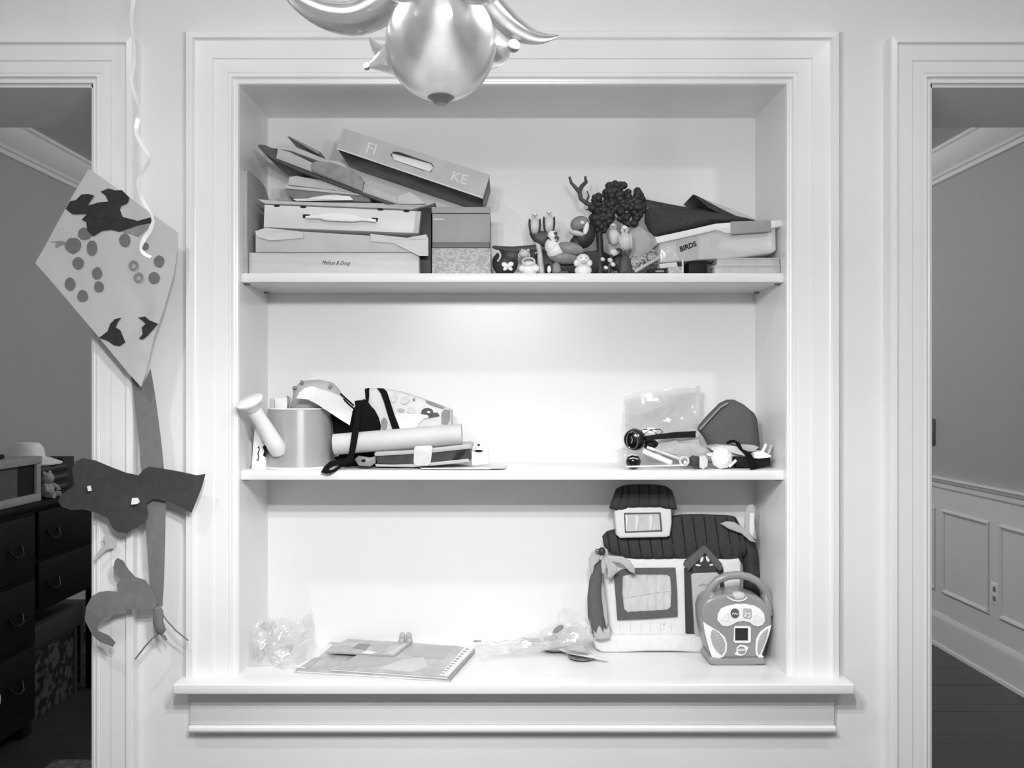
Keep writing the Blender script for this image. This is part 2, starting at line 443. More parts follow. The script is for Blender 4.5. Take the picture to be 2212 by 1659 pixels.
# ------------------------------------------------------------------ chandelier with its lamps
ch = thing('chandelier', 'glass chandelier with a round ball, curved horn arms and pointed drops', 'chandelier', (LX, LY, 1.556))
cz = 1.593
ball = B().lathe([(0, -.0363)]+[(.0363*math.sin(a), -.0363*math.cos(a)) for a in [k*PI/24 for k in range(1, 24)]]+[(0, .0363)], (LX, LY, cz), 40)
inner = B().lathe([(0, -.0348)]+[(.0348*math.sin(a), -.0348*math.cos(a)) for a in [k*PI/24 for k in range(1, 24)]]+[(0, .0348)], (LX, LY, cz), 40)
bmesh.ops.reverse_faces(inner.bm, faces=inner.bm.faces[:]); ball.merge(inner.bm)
put('ball', ball, 'lamp_glass', ch)
put('ball_cap', B().lathe([(0, -.0395), (.004, -.0395), (.006, -.037), (.009, -.0352), (.007, -.033), (0, -.033)], (LX, LY, cz), 20), 'cap_metal', ch, 'small metal cap under the ball')
put('stem', B().lathe([(.012, .03), (.016, .045), (.010, .06), (.02, .085), (.012, .11), (.006, .13), (.006, ZC-cz-.02), (.05, ZC-cz-.018), (.055, ZC-cz)], (LX, LY, cz), 20), 'bulb_socket', ch)
for k in range(6):
    a = math.radians(4+60*k); ca, sa = math.cos(a), math.sin(a)
    pr = [(.012, 1.664), (.022, 1.640), (.036, 1.619), (.054, 1.6085), (.072, 1.609), (.088, 1.616), (.100, 1.6255), (.108, 1.634)]
    r = [.005, .010, .0125, .0115, .0095, .007, .004, .0008]
    if k == 0: pr = [(.012, 1.652), (.022, 1.634), (.032, 1.619), (.043, 1.608), (.054, 1.6015), (.063, 1.5988), (.071, 1.599), (.0775, 1.6005)]; r = [.005, .008, .0095, .0085, .0065, .0045, .0025, .0006]
    pp, rr = smooth_path([Vector((q, 0, z)) for q, z in pr], r, 4)
    put('horn', B().tube([(LX+v.x*ca, LY+v.x*sa, v.z) for v in pp], rr, 18, flat=.8), 'horn_glass', ch)
for (dx, dz, tx, tz, nm) in ((-.040, -.014, -.0475, -.0145, 'drop'), (.030, .012, .0465, -.001, 'drop')):
    p0 = Vector((LX+dx*.8, LY, cz+dz*.7)); p1 = Vector((LX+tx, LY, cz+tz))
    d = put(nm, B().tube([p0, p0.lerp(p1, .5), p1], [.011, .006, .0012], 14), 'lamp_glass', ch)
    put('bead', B().ell(p1+(p1-p0).normalized()*.001, .0024 if dx < 0 else .0042, n=14), 'enamel', d)
for k in range(5):
    a = math.radians(90+72*k); ca, sa = math.cos(a), math.sin(a); q = .215
    c = Vector((LX+q*ca, LY+q*sa, LZ))
    arm = [(LX+.01*ca, LY+.01*sa, 1.70), (LX+.06*ca, LY+.06*sa, 1.745), (LX+.13*ca, LY+.13*sa, 1.80), (LX+.19*ca, LY+.19*sa, 1.835), (LX+q*ca, LY+q*sa, 1.83), (LX+q*ca, LY+q*sa, 1.80)]
    put('arm', B().tube(arm, .0045, 8), 'bulb_socket', ch)
    put('socket', B().lathe([(.012, .03), (.014, .05), (.008, .058)], c, 14), 'bulb_socket', ch)
    for kind, e in (('POINT', BULB_POINT), ('SPOT', BULB_SPOT)):
        ld = bpy.data.lights.new('bulb_light', kind); ld.energy = e; ld.shadow_soft_size = .018
        if kind == 'SPOT': ld.spot_size = math.radians(178); ld.spot_blend = .55
        lo = bpy.data.objects.new('bulb_light', ld); col.objects.link(lo); lo.parent = ch; lo.location = c-Vector((LX, LY, 1.556))

# recessed ceiling lights of the near room, left and right of the chandelier
for x_, lab in ((-1.07, 'round recessed ceiling light left of the chandelier'), (1.07, 'round recessed ceiling light right of the chandelier')):
    rl = thing('recessed_light', lab, 'ceiling light', (x_, -1.1, ZC), 'recessed ceiling lights')
    put('trim_ring', B().lathe([(.055, 0), (.075, 0), (.078, -.006), (.056, -.008), (.055, 0)], (x_, -1.1, ZC-.0005), 28), 'paint_trim', rl)
    ld = bpy.data.lights.new('recessed_light_lamp', 'SPOT'); ld.energy = RECESSED; ld.shadow_soft_size = .045; ld.spot_size = math.radians(165); ld.spot_blend = .8
    lo = bpy.data.objects.new('recessed_light_lamp', ld); col.objects.link(lo); lo.parent = rl; lo.location = (0, 0, -.02)
# fill lamp added out of view to brighten the room behind
cl = thing('back_fill_lamp', 'added unseen fill lamp brightening the room behind the wall', 'lamp', (.25, 3.0, ZC))
put('plate', B().lathe([(.07, 0), (.07, -.02), (.02, -.03)], (.25, 3.0, ZC), 20), 'bulb_socket', cl)
ld = bpy.data.lights.new('back_fill_light', 'POINT'); ld.energy = BACK_FILL; ld.shadow_soft_size = .09
lo = bpy.data.objects.new('back_fill_light', ld); col.objects.link(lo); lo.parent = cl; lo.location = (0, 0, -.14)

# ------------------------------------------------------------------ TOP SHELF, left
def xpx(px, y): return (px-VX)*(y+CD)/F
def zpx(py, y): return CZ-(py-VY)*(y+CD)/F
t = thing('picture_book', 'thin tall picture book standing upright against the left side of the top shelf', 'book', (-.565, .1, S1))
def yz(pts, x0, x1): return B().prism([Vector((x0, y, z)) for y, z in pts], (x1-x0, 0, 0))
def bookout(d): return [(.022+d, S1+d*.5), (.212-d, S1+d*.5), (.212-d, 1.80), (.195, 1.828-d), (.17, 1.846-d), (.13, zpx(365, .02)-d), (.022+d, zpx(365, .02)-d)]
put('cover', yz(bookout(0), -.5698, -.5686), 'paper_mid', t); put('cover', yz(bookout(0), -.5622, -.561), 'paper_mid', t)
put('page_block', yz(bookout(.003), -.5686, -.5622), 'paper_mid', t)

t = thing('wooden_box', 'pale wooden puzzle box with a script signature, lowest of its stack', 'box', (-.37, .12, S1))
put('body', B().box(-.5595, -.186, .03, .215, S1, 1.6725, .0012), 'wood_light', t)
put('signature', text_b('Melissa & Doug', at(725, 568, .0297), .0125, -.02, .45, .0003, .78, -.00006), 'slot', t, 'dark handwritten signature')

t = thing('cardboard_tray', 'light cardboard box with crumpled folded flaps lying on the wooden puzzle box', 'box', (-.35, .12, 1.6725))
put('body', B().px([(552, 506), (655, 500), (800, 509), (923, 516), (924, 553), (552, 547)], .026, .205, 1.6727, bev=.001), 'card_light', t)
put('flap', B().cloth([(552, 500), (575, 492), (655, 501), (655, 514), (585, 520), (556, 512)], .0235, .004, 40, 2, .001, 1), 'card_flap', t)
put('flap', B().cloth([(800, 505), (880, 514), (921, 506), (925, 516), (925, 553), (905, 553), (880, 540), (850, 526), (802, 521)], .0235, .004, 40, 2, .001, 2), 'card_flap', t)

t = thing('carry_case', 'white toy carry case with a white handle, tilted on the crumpled cardboard box', 'case', (-.36, .12, 1.70))
CF = .032
put('body', B().px([(571, 442), (907, 456), (901, 504), (569, 491)], CF, .195, bev=.002), 'case_grey', t)
put('side_edge', B().px([(898, 457), (909, 456), (904, 504), (893, 503)], CF-.0006, .19), 'paper_mid', t)
put('slot', B().px([(654, 463), (669, 463), (669, 472), (654, 471)], CF-.0005, CF+.002), 'slot', t)
put('slot', B().px([(803, 470), (817, 471), (815, 479), (803, 478)], CF-.0005, CF+.002), 'slot', t)
put('handle', B().px([(659, 466), (684, 464), (700, 460), (735, 459), (765, 463), (780, 469), (812, 473), (812, 480), (782, 477), (764, 479), (735, 478), (703, 476), (688, 472), (659, 472)], CF-.011, CF-.004, bev=.0025, seg=3), 'enamel', t)
for p in ((598, 444.5), (655, 447), (822, 452.5), (878, 456)):
    put('hinge_notch', B().epx(p[0], p[1], 7, 2.6, CF, 2, .03), 'slot', t)

def slabp(name, pts, y0, y1, mat, label, cat, group=None, zmin=None, bev=.0006):
    return put(name, B().px(pts, y0, y1, zmin, bev=bev), mat, label=label, cat=cat, group=group)
slabp('folder', [(556, 430), (600, 434), (700, 437), (900, 440), (940, 438), (925, 443), (900, 449), (890, 452), (760, 447), (640, 442), (572, 440)], .045, .2, 'paper_mid', 'thin grey folder lying flat on top of the white carry case', 'folder')
put('crumpled_paper', B().cloth([(632, 430), (660, 429), (690, 424), (720, 421), (756, 424), (764, 433), (640, 434)], .043, .004, 60, 2, .002, 3), 'paper', label='crumpled white paper sticking out above the grey folder', cat='paper')
slabp('booklet', [(614, 408), (690, 414), (800, 424), (800, 436), (640, 429), (622, 424)], .05, .19, 'paper_dark', 'dark grey booklet in the middle of the leaning stack on the left', 'booklet')
slabp('magazine', [(616, 399), (628, 402), (700, 409), (800, 421), (862, 433), (800, 424), (690, 414), (617, 407)], .047, .19, 'card_light', 'pale magazine with a bright edge lying on the dark booklet', 'magazine')
slabp('paperback_book', [(625, 382), (640, 380), (700, 390), (790, 412), (860, 432), (790, 420), (700, 408), (622, 399)], .052, .19, 'paper_mid', 'grey paperback topmost of the leaning stack under the toy laptop', 'book')

t = thing('toy_laptop', 'grey toy laptop case with a latch, slanting down to the right across the stack', 'toy', (-.37, .1, 1.77))
put('base_shell', B().px([(556, 315), (561, 312), (572, 313), (600, 325), (597, 343), (700, 384), (852, 440), (836, 441), (700, 390), (640, 368), (596, 348), (570, 331)], .040, .19, bev=.001), 'toy_dark', t)
put('lid_shell', B().px([(600, 321), (625, 328), (672, 350), (700, 356), (780, 393), (870, 428), (863, 440), (848, 438), (780, 414), (670, 370), (596, 342)], .038, .19, bev=.0015), 'toy_grey', t)
lt = put('latch', B().px([(672, 354), (680, 348), (715, 350), (760, 366), (780, 382), (786, 392), (782, 413), (672, 368)], .030, .05, bev=.002), 'toy_mid', t)
put('latch_cap', B().px([(706, 350), (712, 346), (730, 347), (745, 355), (751, 365), (748, 366), (730, 356)], .031, .06, bev=.001), 'toy_grey', lt)
put('corner_cap', B().px([(858, 424), (885, 414), (905, 427), (920, 440), (890, 441), (860, 440)], .034, .1, bev=.0015), 'card_light', t)
slabp('game_board', [(620, 294), (627, 295), (692, 328), (688, 333)], .10, .2, 'toy_mid', 'thin board sticking up behind the toy laptop, upper one', 'board', 'boards behind the toy laptop')
slabp('game_board', [(586, 320), (598, 316), (640, 318), (716, 349), (707, 355), (630, 326)], .085, .2, 'paper_mid', 'thin pale board just above the toy laptop lid, lower one', 'board', 'boards behind the toy laptop')

t = thing('slanted_box', 'long grey printed box with a cut-out hand hole, leaning at a slant on the stack', 'box', (-.2, .12, 1.78))
o_, hole = [(741, 277), (1058, 377), (1043, 428), (727, 321)], [(843, 334), (849, 327), (862, 328), (932, 352), (937, 360), (931, 372), (912, 368), (850, 346)]
put('front_panel', B().px(o_, .03, .036, holes=[hole]), 'print_box', t, smooth=False)
put('body', B().px([(742, 279), (1057, 379), (1042, 427), (728, 320)], .044, .2, bev=.0008), 'print_side', t)
put('rim', B().px([(742, 279), (1057, 379), (1042, 427), (728, 320)], .036, .044, holes=[hole]), 'print_side', t, smooth=False)
put('hole_liner', B().px([(846, 331), (931, 354), (936, 362), (928, 371), (850, 345)], .0425, .0438), 'case_white', t)
put('lettering', text_b('FI', at(802, 322, .0297), .034, -.30, 0, .0002, 1.0, .0003), 'card_flap', t)
put('lettering', text_b('KE', at(992, 385, .0297), .030, -.30, 0, .0002, 1.1, .0003), 'card_flap', t)
put('edge_trim', B().px([(727, 319), (1043, 426), (1043, 429), (727, 322)], .0292, .031), 'card_flap', t)

t = thing('grey_storage_box', 'plain grey storage box with a lid line and dark base, standing on the speckled box', 'box', (-.095, .12, 1.6855))
yb = .04
put('body', B().px([(934, 462), (1058, 462), (1058, 524), (934, 524)], yb, .2, bev=.001), 'box_grey', t)
put('lid', B().px([(932, 447), (1058, 447), (1058, 460), (932, 460)], yb-.0015, .2, bev=.0012), 'box_grey', t)
put('base', B().px([(934, 524), (1057, 524), (1057, 535), (934, 535)], yb+.002, .2), 'box_strip', t)
put('label_strip', B().px([(936, 472), (960, 472), (960, 475), (936, 475)], yb-.0004, yb), 'card_flap', t)
put('dark_gap_block', B().px([(904, 452), (931, 450), (931, 600), (908, 600)], .06, .2, S1, bev=.001), 'toy_darker', label='dark block filling the gap between the left stack and the speckled box', cat='box')  # dark block closing the gap beside the left stack
put('speckled_box', B().px([(933, 536), (1060, 536), (1060, 600), (933, 600)], .036, .2, S1, bev=.0012), 'mottle', label='speckled stone-patterned box on the top shelf under the plain grey box', cat='box')

# ------------------------------------------------------------------ TOP SHELF, toy animals
def base_z(py, y): return max(zpx(py, y), S1)
# dark round toy with a white bow
t = thing('toy_beetle', 'dark round toy creature with a white bow, leftmost of the small toys', 'toy', (xpx(1091, .05), .05, S1))
y = .055; k = mpp(y); zc = S1+.0285
put('body', B().ell((xpx(1091, y), y, zc), (.0295, .026, .0283)), 'toy_darker', t)
put('stripe', B().tube([at(1078+6*math.sin(i*.35)-3, 541+i*2.6, y-.027+.0012*abs(i-5)) for i in range(10)], .0022, 8), 'toy_pale', t)
put('head', B().epx(1105, 553, 15, 10, y-.016, 8), 'toy_dark', t)
bw = put('bow', B().epx(1090, 572, 7, 5.5, y-.028, 3, .4).epx(1103, 571, 7, 5.5, y-.028, 3, -.4).epx(1092, 580, 6, 4, y-.027, 3, -.6).epx(1102, 580, 6, 4, y-.027, 3, .6), 'toy_white', t)
put('knot', B().epx(1097, 576, 3.5, 3.5, y-.031), 'toy_white', bw)
# pale crouching toy with an open round mouth
t = thing('toy_frog', 'pale squat toy with a wide round mouth, beside the dark bow toy', 'toy', (xpx(1142, .05), .05, S1)); y = .05
put('body', B().ell((xpx(1143, y), y, S1+.016), (.0205, .018, .0178)).epx(1128, 580, 8, 7, y-.012).epx(1158, 580, 8, 7, y-.012), 'toy_white', t)
put('mouth', B().tube([at(1142+13*math.cos(a), 565+8*math.sin(a), y-.016-.002*math.sin(a)) for a in [i*PI/8 for i in range(16)]], .0021, 8, True), 'toy_pale', t)
put('head', B().epx(1132, 548, 12, 9, y+.012, 9).epx(1128, 541, 3.5, 3.5, y+.004).epx(1141, 541, 3.5, 3.5, y+.004), 'toy_pale', t)
# long dark crocodile lying behind
t = thing('toy_crocodile', 'long dark toy crocodile lying behind the small toys on the top shelf', 'toy', (xpx(1150, .09), .1, S1)); y = .10
put('body', B().tube([at(1064, 533, y), at(1085, 538, y), at(1110, 541, y), at(1140, 538, y), at(1170, 535, y), at(1205, 545, y), at(1240, 556, y), at(1262, 570, y+.01)], [.003, .0065, .009, .0085, .0085, .011, .010, .003], 12), 'toy_dark', t)
for p in (1100, 1150, 1215): put('leg', B().tube([at(p, 545, y), at(p+4, 570, y-.004), Vector((xpx(p+5, y), y-.004, S1))], [.006, .005, .005], 8), 'toy_dark', t)
# rocky base piece
put('toy_rock', B().pillow([(1148, 560), (1160, 545), (1190, 540), (1230, 548), (1262, 545), (1300, 540), (1318, 552), (1322, 600), (1148, 600)], .115, .03, S1), 'toy_darker', label='dark toy rock piece lying behind the white duck', cat='toy')
put('toy_leaf', B().pillow([(1192, 590), (1194, 571), (1202, 564), (1210, 572), (1214, 592)], .066, .006, S1), 'toy_mid', label='small grey toy leaf stump between the penguin and the duck', cat='toy')

def bird(name, label, px, top, bot, wpx, y, body, head, wing, group='toy birds on the top shelf', lean=0, feet=True):
    """upright bird: body, head with beak and eyes, two wings, tail"""
    k = mpp(y); h = bot-top
    t = thing(name, label, 'toy bird', at(px, bot, y), group)
    put('body', B().epx(px, top+h*.62, wpx*.5, h*.38, y, wpx*.45, lean), body, t)
    hd = put('head', B().epx(px+lean*h*.3, top+h*.17, wpx*.30, h*.17, y-.003, wpx*.3), head, t)
    put('beak', B().tube([at(px+lean*h*.3, top+h*.17, y-.003-wpx*.22*k), at(px+lean*h*.3, top+h*.20, y-.003-wpx*.42*k), at(px+lean*h*.3, top+h*.27, y-.003-wpx*.44*k)], [wpx*.10*k, wpx*.07*k, .0004], 8), 'toy_mid', hd)
    for s in (-1, 1):
        put('eye', B().epx(px+lean*h*.3+s*wpx*.15, top+h*.13, wpx*.05, wpx*.05, y-.003-wpx*.24*k), 'black_gloss', hd)
        put('wing', B().epx(px+s*wpx*.42, top+h*.62, wpx*.14, h*.34, y, wpx*.34, s*.08+lean), wing, t)
    put('tail', B().tube([at(px, top+h*.8, y+.006), at(px, bot, y+.014)], [wpx*.2*k, wpx*.12*k], 8, flat=.5), wing, t)
    if feet:
        for s in (-1, 1): put('foot', B().epx(px+s*wpx*.16, bot-1, wpx*.1, h*.04, y-.004, wpx*.14), 'toy_mid', t)
    return t
bird('toy_parrot', 'pale toy parrot on the left of the two perched side by side', 1155, 458, 506, 24, .085, 'toy_pale', 'toy_white', 'toy_dark')
bird('toy_parrot', 'pale toy parrot on the right of the two perched side by side, slightly taller', 1186, 453, 503, 24, .085, 'toy_pale', 'toy_white', 'toy_dark')
t = thing('toy_perch', 'dark toy perch block holding the pair of parrots', 'toy', (xpx(1170, .09), .09, S1)); y = .092
put('block', B().pillow([(1143, 504), (1150, 499), (1190, 500), (1198, 506), (1192, 520), (1180, 535), (1160, 528), (1148, 515)], y, .012), 'toy_dark', t)
put('post', B().tube([at(1160, 515, y), at(1166, 545, y), Vector((xpx(1170, y), y, S1))], [.007, .006, .009], 10), 'toy_pale', t)
# big bird of prey
t = thing('toy_eagle', 'large toy eagle with white head and breast and a grey folded wing', 'toy bird', (xpx(1215, .06), .06, S1), 'toy birds on the top shelf'); y = .072
put('body', B().epx(1203, 540, 24, 18, y, 17, -.5).epx(1192, 532, 16, 18, y-.002, 15), 'toy_white', t)
put('wing', B().epx(1232, 536, 30, 13, y-.012, 8, .22), 'toy_mid', t)
put('belly', B().epx(1218, 556, 34, 15, y, 15, .1), 'toy_mid', t)
put('tail', B().epx(1246, 550, 18, 8, y+.002, 10, .15), 'toy_dark', t)
hd = put('head', B().epx(1194, 509, 12, 10.5, y-.004, 10, .3), 'toy_white', t)
put('eye', B().epx(1200, 504, 4.2, 3.6, y-.0135, 2.5), 'toy_dark', hd)
put('beak', B().tube([at(1200, 511, y-.012), at(1206, 515, y-.014), at(1205, 521, y-.013)], [.0045, .003, .0005], 10), 'toy_dark', hd)
put('collar', B().tube([at(1183, 512, y-.008), at(1190, 519, y-.0135), at(1204, 522, y-.012)], .0009, 6), 'black', t)
put('foot', B().box(xpx(1206, y), xpx(1228, y), y-.012, y+.01, S1, S1+.013, .003), 'toy_dark', t)
# small penguin
t = thing('toy_penguin', 'tiny black and white toy penguin at the shelf edge', 'toy bird', (xpx(1185, .025), .025, S1), 'toy birds on the top shelf'); y = .027
put('back', B().ell((xpx(1184, y), y+.002, S1+.0105), (.0068, .006, .0105)), 'black', t)
put('belly', B().ell((xpx(1186, y), y-.0018, S1+.0105), (.0048, .0050, .0088)), 'toy_white', t)
put('head', B().ell((xpx(1183, y), y+.001, S1+.020), .0042), 'black', t)
put('foot', B().ell((xpx(1182, y), y-.003, S1+.0015), (.003, .004, .0015)).ell((xpx(1188, y), y-.003, S1+.0015), (.003, .004, .0015)), 'black', t)
# white duck
t = thing('toy_duck', 'small white rubber duck facing the room at the front of the top shelf', 'toy bird', (xpx(1260, .03), .03, S1), 'toy birds on the top shelf'); y = .036
put('body', B().ell((xpx(1260, y), y+.004, S1+.0105), (.0195, .018, .0125)), 'toy_white', t)
hd = put('head', B().ell((xpx(1259, y), y-.002, S1+.0315), (.0155, .0145, .0150)).ell((xpx(1245, y), y-.004, S1+.0255), (.0065, .007, .0075)).ell((xpx(1273, y), y-.004, S1+.0255), (.0065, .007, .0075)), 'toy_white', t)
put('beak', B().ell((xpx(1259, y), y-.0165, S1+.0262), (.0065, .006, .0048)), 'toy_pale', hd)
for s in (-1, 1): put('eye', B().ell((xpx(1259+s*5.5, y), y-.0152, S1+.0355), (.0014, .001, .0018)), 'toy_mid', hd)
# toucan
t = thing('toy_toucan', 'dark stout toy bird with a grey striped head turned left, perched under the tree', 'toy bird', (xpx(1255, .09), .09, 1.66), 'toy birds on the top shelf'); y = .088
put('body', B().epx(1262, 508, 24, 30, y, 16, .35).epx(1246, 526, 16, 16, y, 12), 'toy_darker', t)
put('head', B().epx(1252, 483, 21, 16, y-.006, 13, -.3), 'toy_mid', t)
put('band', B().epx(1246, 504, 18, 6, y-.012, 8, .25), 'toy_pale', t)
put('breast', B().epx(1266, 494, 6, 15, y-.014, 5, .25).epx(1258, 481, 5, 4, y-.018, 4), 'toy_white', t)
put('perch_leg', B().tube([at(1250, 535, y), at(1252, 565, y), Vector((xpx(1254, y), y, S1))], [.006, .004, .006], 8), 'toy_darker', t)
# toy tree
t = thing('toy_tree', 'dark toy tree with a lumpy holed crown and one bare forked branch', 'toy tree', (xpx(1298, .1), .1, S1)); y = .098
tr = put('trunk', B().tube([Vector((xpx(1296, y), y, S1)), at(1297, 560, y), at(1296, 530, y), at(1294, 505, y), at(1300, 480, y), at(1318, 455, y)], [.013, .0085, .0075, .008, .010, .006], 12), 'toy_darker', t)
crown = [(1276, 440), (1280, 426), (1288, 417), (1298, 421), (1305, 402), (1318, 391), (1334, 390), (1350, 396), (1358, 401), (1372, 400), (1384, 407), (1391, 420), (1394, 436), (1397, 452), (1390, 470), (1378, 480), (1376, 490), (1366, 492), (1352, 492), (1346, 482), (1336, 478), (1320, 482), (1314, 500), (1300, 506), (1284, 498), (1278, 482), (1270, 474), (1281, 462), (1272, 450)]
holes = [[(1297, 434), (1302, 422), (1307, 421), (1308, 434), (1303, 437)], [(1338, 411), (1344, 406), (1354, 408), (1356, 414), (1348, 417)], [(1357, 417), (1364, 413), (1375, 420), (1372, 425), (1360, 423)], [(1348, 457), (1350, 452), (1357, 460), (1350, 461)], [(1319, 462), (1342, 458), (1338, 468), (1322, 470)], [(1358, 473), (1366, 470), (1369, 475), (1360, 477)]]
def inside(x, z, poly):
    c = False
    for (x0, z0), (x1, z1) in zip(poly, poly[1:]+poly[:1]):
        if (z0 > z) != (z1 > z) and x < (x1-x0)*(z-z0)/(z1-z0)+x0: c = not c
    return c
hc = [(sum(p[0] for p in h)/len(h), sum(p[1] for p in h)/len(h), max(math.dist(p, h[0]) for p in h)/2) for h in holes]
rc = random.Random(5); cb = B(); n_ = 0
for gx in range(1268, 1400, 6):
    for gz in range(388, 510, 6):
        q = (gx+rc.uniform(-2, 2), gz+rc.uniform(-2, 2)); r_ = rc.uniform(7, 11)
        if all(inside(q[0]+r_*.6*math.cos(a), q[1]+r_*.6*math.sin(a), crown) for a in (0, 1.57, 3.14, 4.71)) and all(math.dist(q, h[:2]) > r_*.8+h[2]*.2 for h in hc):
            cb.epx(q[0], q[1], r_, r_*rc.uniform(.75, 1), y-.004+rc.uniform(-.006, .006), r_, rc.uniform(-.5, .5), 8)
cr = put('crown', cb, 'toy_darker', t, ang=70)
put('branch', B().tube([at(1300, 452, y), at(1282, 446, y), at(1266, 438, y), at(1255, 430, y), at(1252, 415, y), at(1243, 405, y), at(1234, 395, y), at(1230, 382, y)], [.008, .006, .005, .005, .005, .0042, .0035, .0026], 10).tube([at(1251, 413, y), at(1257, 402, y), at(1266, 393, y), at(1264, 381, y)], [.005, .0048, .0045, .0025], 10).tube([at(1266, 438, y), at(1272, 424, y+.006), at(1268, 412, y+.008)], [.003, .0022, .0012], 8).tube([at(1280, 452, y), at(1268, 453, y-.004), at(1264, 452, y-.006)], [.002, .0015, .0006], 6), 'toy_dark', t)
put('root', B().tube([at(1296, 575, y), at(1280, 590, y-.01), Vector((xpx(1274, y), y-.014, S1+.004))], [.008, .006, .003], 8).tube([at(1298, 575, y), at(1312, 588, y-.01), Vector((xpx(1318, y), y-.014, S1+.004))], [.008, .006, .003], 8), 'toy_darker', t)
bird('toy_budgie', 'pale toy budgie hanging by its feet under the tree crown, left of the other one', 1326, 482, 530, 26, .07, 'toy_pale', 'toy_pale', 'toy_mid', lean=-.1)
bird('toy_budgie', 'pale round toy budgie right of the tree trunk, front one', 1351, 487, 542, 28, .06, 'toy_pale', 'toy_white', 'toy_pale', lean=-.12)
bird('toy_chick', 'dark toy bird sitting below the two budgies by the tree foot', 1336, 536, 588, 30, .075, 'toy_darker', 'toy_dark', 'toy_darker')
t = thing('toy_flower', 'little pale toy flower cluster at the foot of the toy tree', 'toy', (xpx(1322, .045), .045, S1)); y = .045
for (a_, b__, r_) in ((1326, 545, 9), (1318, 562, 6), (1324, 571, 6), (1309, 578, 5), (1302, 560, 5)):
    put('petal', B().epx(a_, b__, r_, r_*.8, y-.004, r_*.5, .5), 'toy_pale', t)
put('stem', B().tube([Vector((xpx(1316, y), y, S1)), at(1316, 575, y), at(1322, 548, y)], .003, 8), 'toy_dark', t)
put('toy_stone', B().pillow([(1335, 590), (1338, 560), (1348, 545), (1358, 552), (1366, 575), (1367, 600), (1335, 600)], .062, .012, S1), 'toy_dark', label='dark toy stone between the tree and the glittery brooch', cat='toy')

# ------------------------------------------------------------------ TOP SHELF, right
t = thing('glitter_brooch', 'glittery toy brooch with stones leaning on the shelf right of the toy tree', 'jewellery', (xpx(1385, .05), .05, S1)); y = .06
put('frame', B().tube([at(1372+16*math.cos(a)*1.0, 566+15*math.sin(a), y) for a in [i*PI/10 for i in range(20)]], .003, 8, True).tube([at(1410+17*math.cos(a), 556+14*math.sin(a), y) for a in [i*PI/10 for i in range(20)]], .003, 8, True), 'glitter', t)
for p in ((1372, 568, 11, 12), (1410, 556, 12, 10), (1384, 560, 9, 9), (1362, 574, 7, 10), (1425, 556, 6, 6)): put('stone', B().epx(p[0], p[1], p[2], p[3], y, 5, 0, 10), 'glitter', t)
t = thing('beaded_stick', 'ridged beaded stick lying at a slant against the clear container', 'stick', (xpx(1425, .04), .04, S1)); y0, y1 = .03, .045
p0, p1 = at(1372, 586, y0), at(1465, 533, y1); p0.z = max(p0.z, S1+.0045)
put('rod', B().tube([p0, p1], .0036, 10), 'toy_pale', t)
for i in range(19):
    q = p0.lerp(p1, (i+.5)/19); put('bead', B().ell(q, (.0044, .0044, .0044), n=10), 'toy_grey', t)

put('grey_pad', B().px([(1358, 500), (1362, 496), (1378, 486), (1400, 500), (1415, 504), (1424, 520), (1424, 572), (1362, 572)], .10, .13, S1, bev=.003), 'toy_grey', label='plain grey folded pad behind the budgies', cat='pad')
t = thing('dark_pouch', 'dark grey flat pouch with a pale piped edge, lying on the clear container', 'pouch', (xpx(1510, .1), .1, 1.70)); y = .10
put('body', B().pillow([(1392, 452), (1398, 449), (1450, 452), (1510, 456), (1560, 463), (1610, 472), (1632, 478), (1600, 483), (1560, 483), (1530, 488), (1480, 500), (1430, 510), (1412, 510), (1402, 500), (1392, 480)], y, .035), 'plush_dark', t)
put('piping', B().tube([at(1397, 450, y-.012), at(1450, 453, y-.014), at(1510, 457, y-.012), at(1560, 463, y-.01), at(1610, 473, y-.006)], .0018, 8), 'toy_mid', t)
put('rear_flap', B().px([(1392, 430), (1400, 431), (1450, 441), (1500, 450), (1560, 452), (1560, 462), (1500, 458), (1450, 454), (1392, 450)], y+.02, y+.06, bev=.002), 'toy_darker', t)
t = thing('dark_book', 'half-open dark covered book propped above the dark pouch', 'book', (xpx(1560, .1), .1, 1.72)); y = .095
put('cover', B().px([(1497, 420), (1502, 421), (1560, 452), (1602, 471), (1594, 472), (1548, 458), (1530, 448)], y, .2, bev=.0006), 'toy_darker', t)
put('page_block', B().px([(1502, 421), (1540, 437), (1600, 458), (1632, 474), (1612, 478), (1598, 470), (1560, 452)], y-.002, .2, bev=.0005), 'paper_mid', t)
# clear container, tilted
t = thing('clear_container', 'tilted clear plastic container with a pale lid, grey latch and BIRDS card', 'container', (xpx(1560, .1), .1, 1.645)); yc = .035
put('tub', B().px([(1424, 520), (1540, 492), (1560, 496), (1676, 492), (1677, 540), (1668, 547), (1600, 556), (1500, 562), (1425, 568)], yc, .2, bev=.004, seg=3), 'tub_clear', t)
put('lid', B().px([(1415, 512), (1480, 498), (1545, 483), (1580, 480), (1640, 479), (1692, 474), (1694, 488), (1672, 492), (1640, 498), (1570, 504), (1548, 497), (1470, 515), (1420, 526)], yc-.008, .205, bev=.002), 'case_white', t)
put('latch', B().px([(1580, 478), (1666, 475), (1666, 500), (1580, 506)], yc-.014, yc-.006, bev=.002), 'box_grey', t)
cd = put('printed_card', B().px([(1461, 520), (1508, 512), (1508, 560), (1475, 565), (1461, 545)], yc-.0012, yc-.0002), 'card_grey', t)
put('lettering', text_b('BIRDS', at(1486, 533, yc-.0016), .0155, .36, .1, .0002, .95, .0005), 'black', cd)
put('content', B().px([(1428, 532), (1458, 522), (1460, 560), (1430, 565)], yc+.004, yc+.05), 'toy_dark', t)
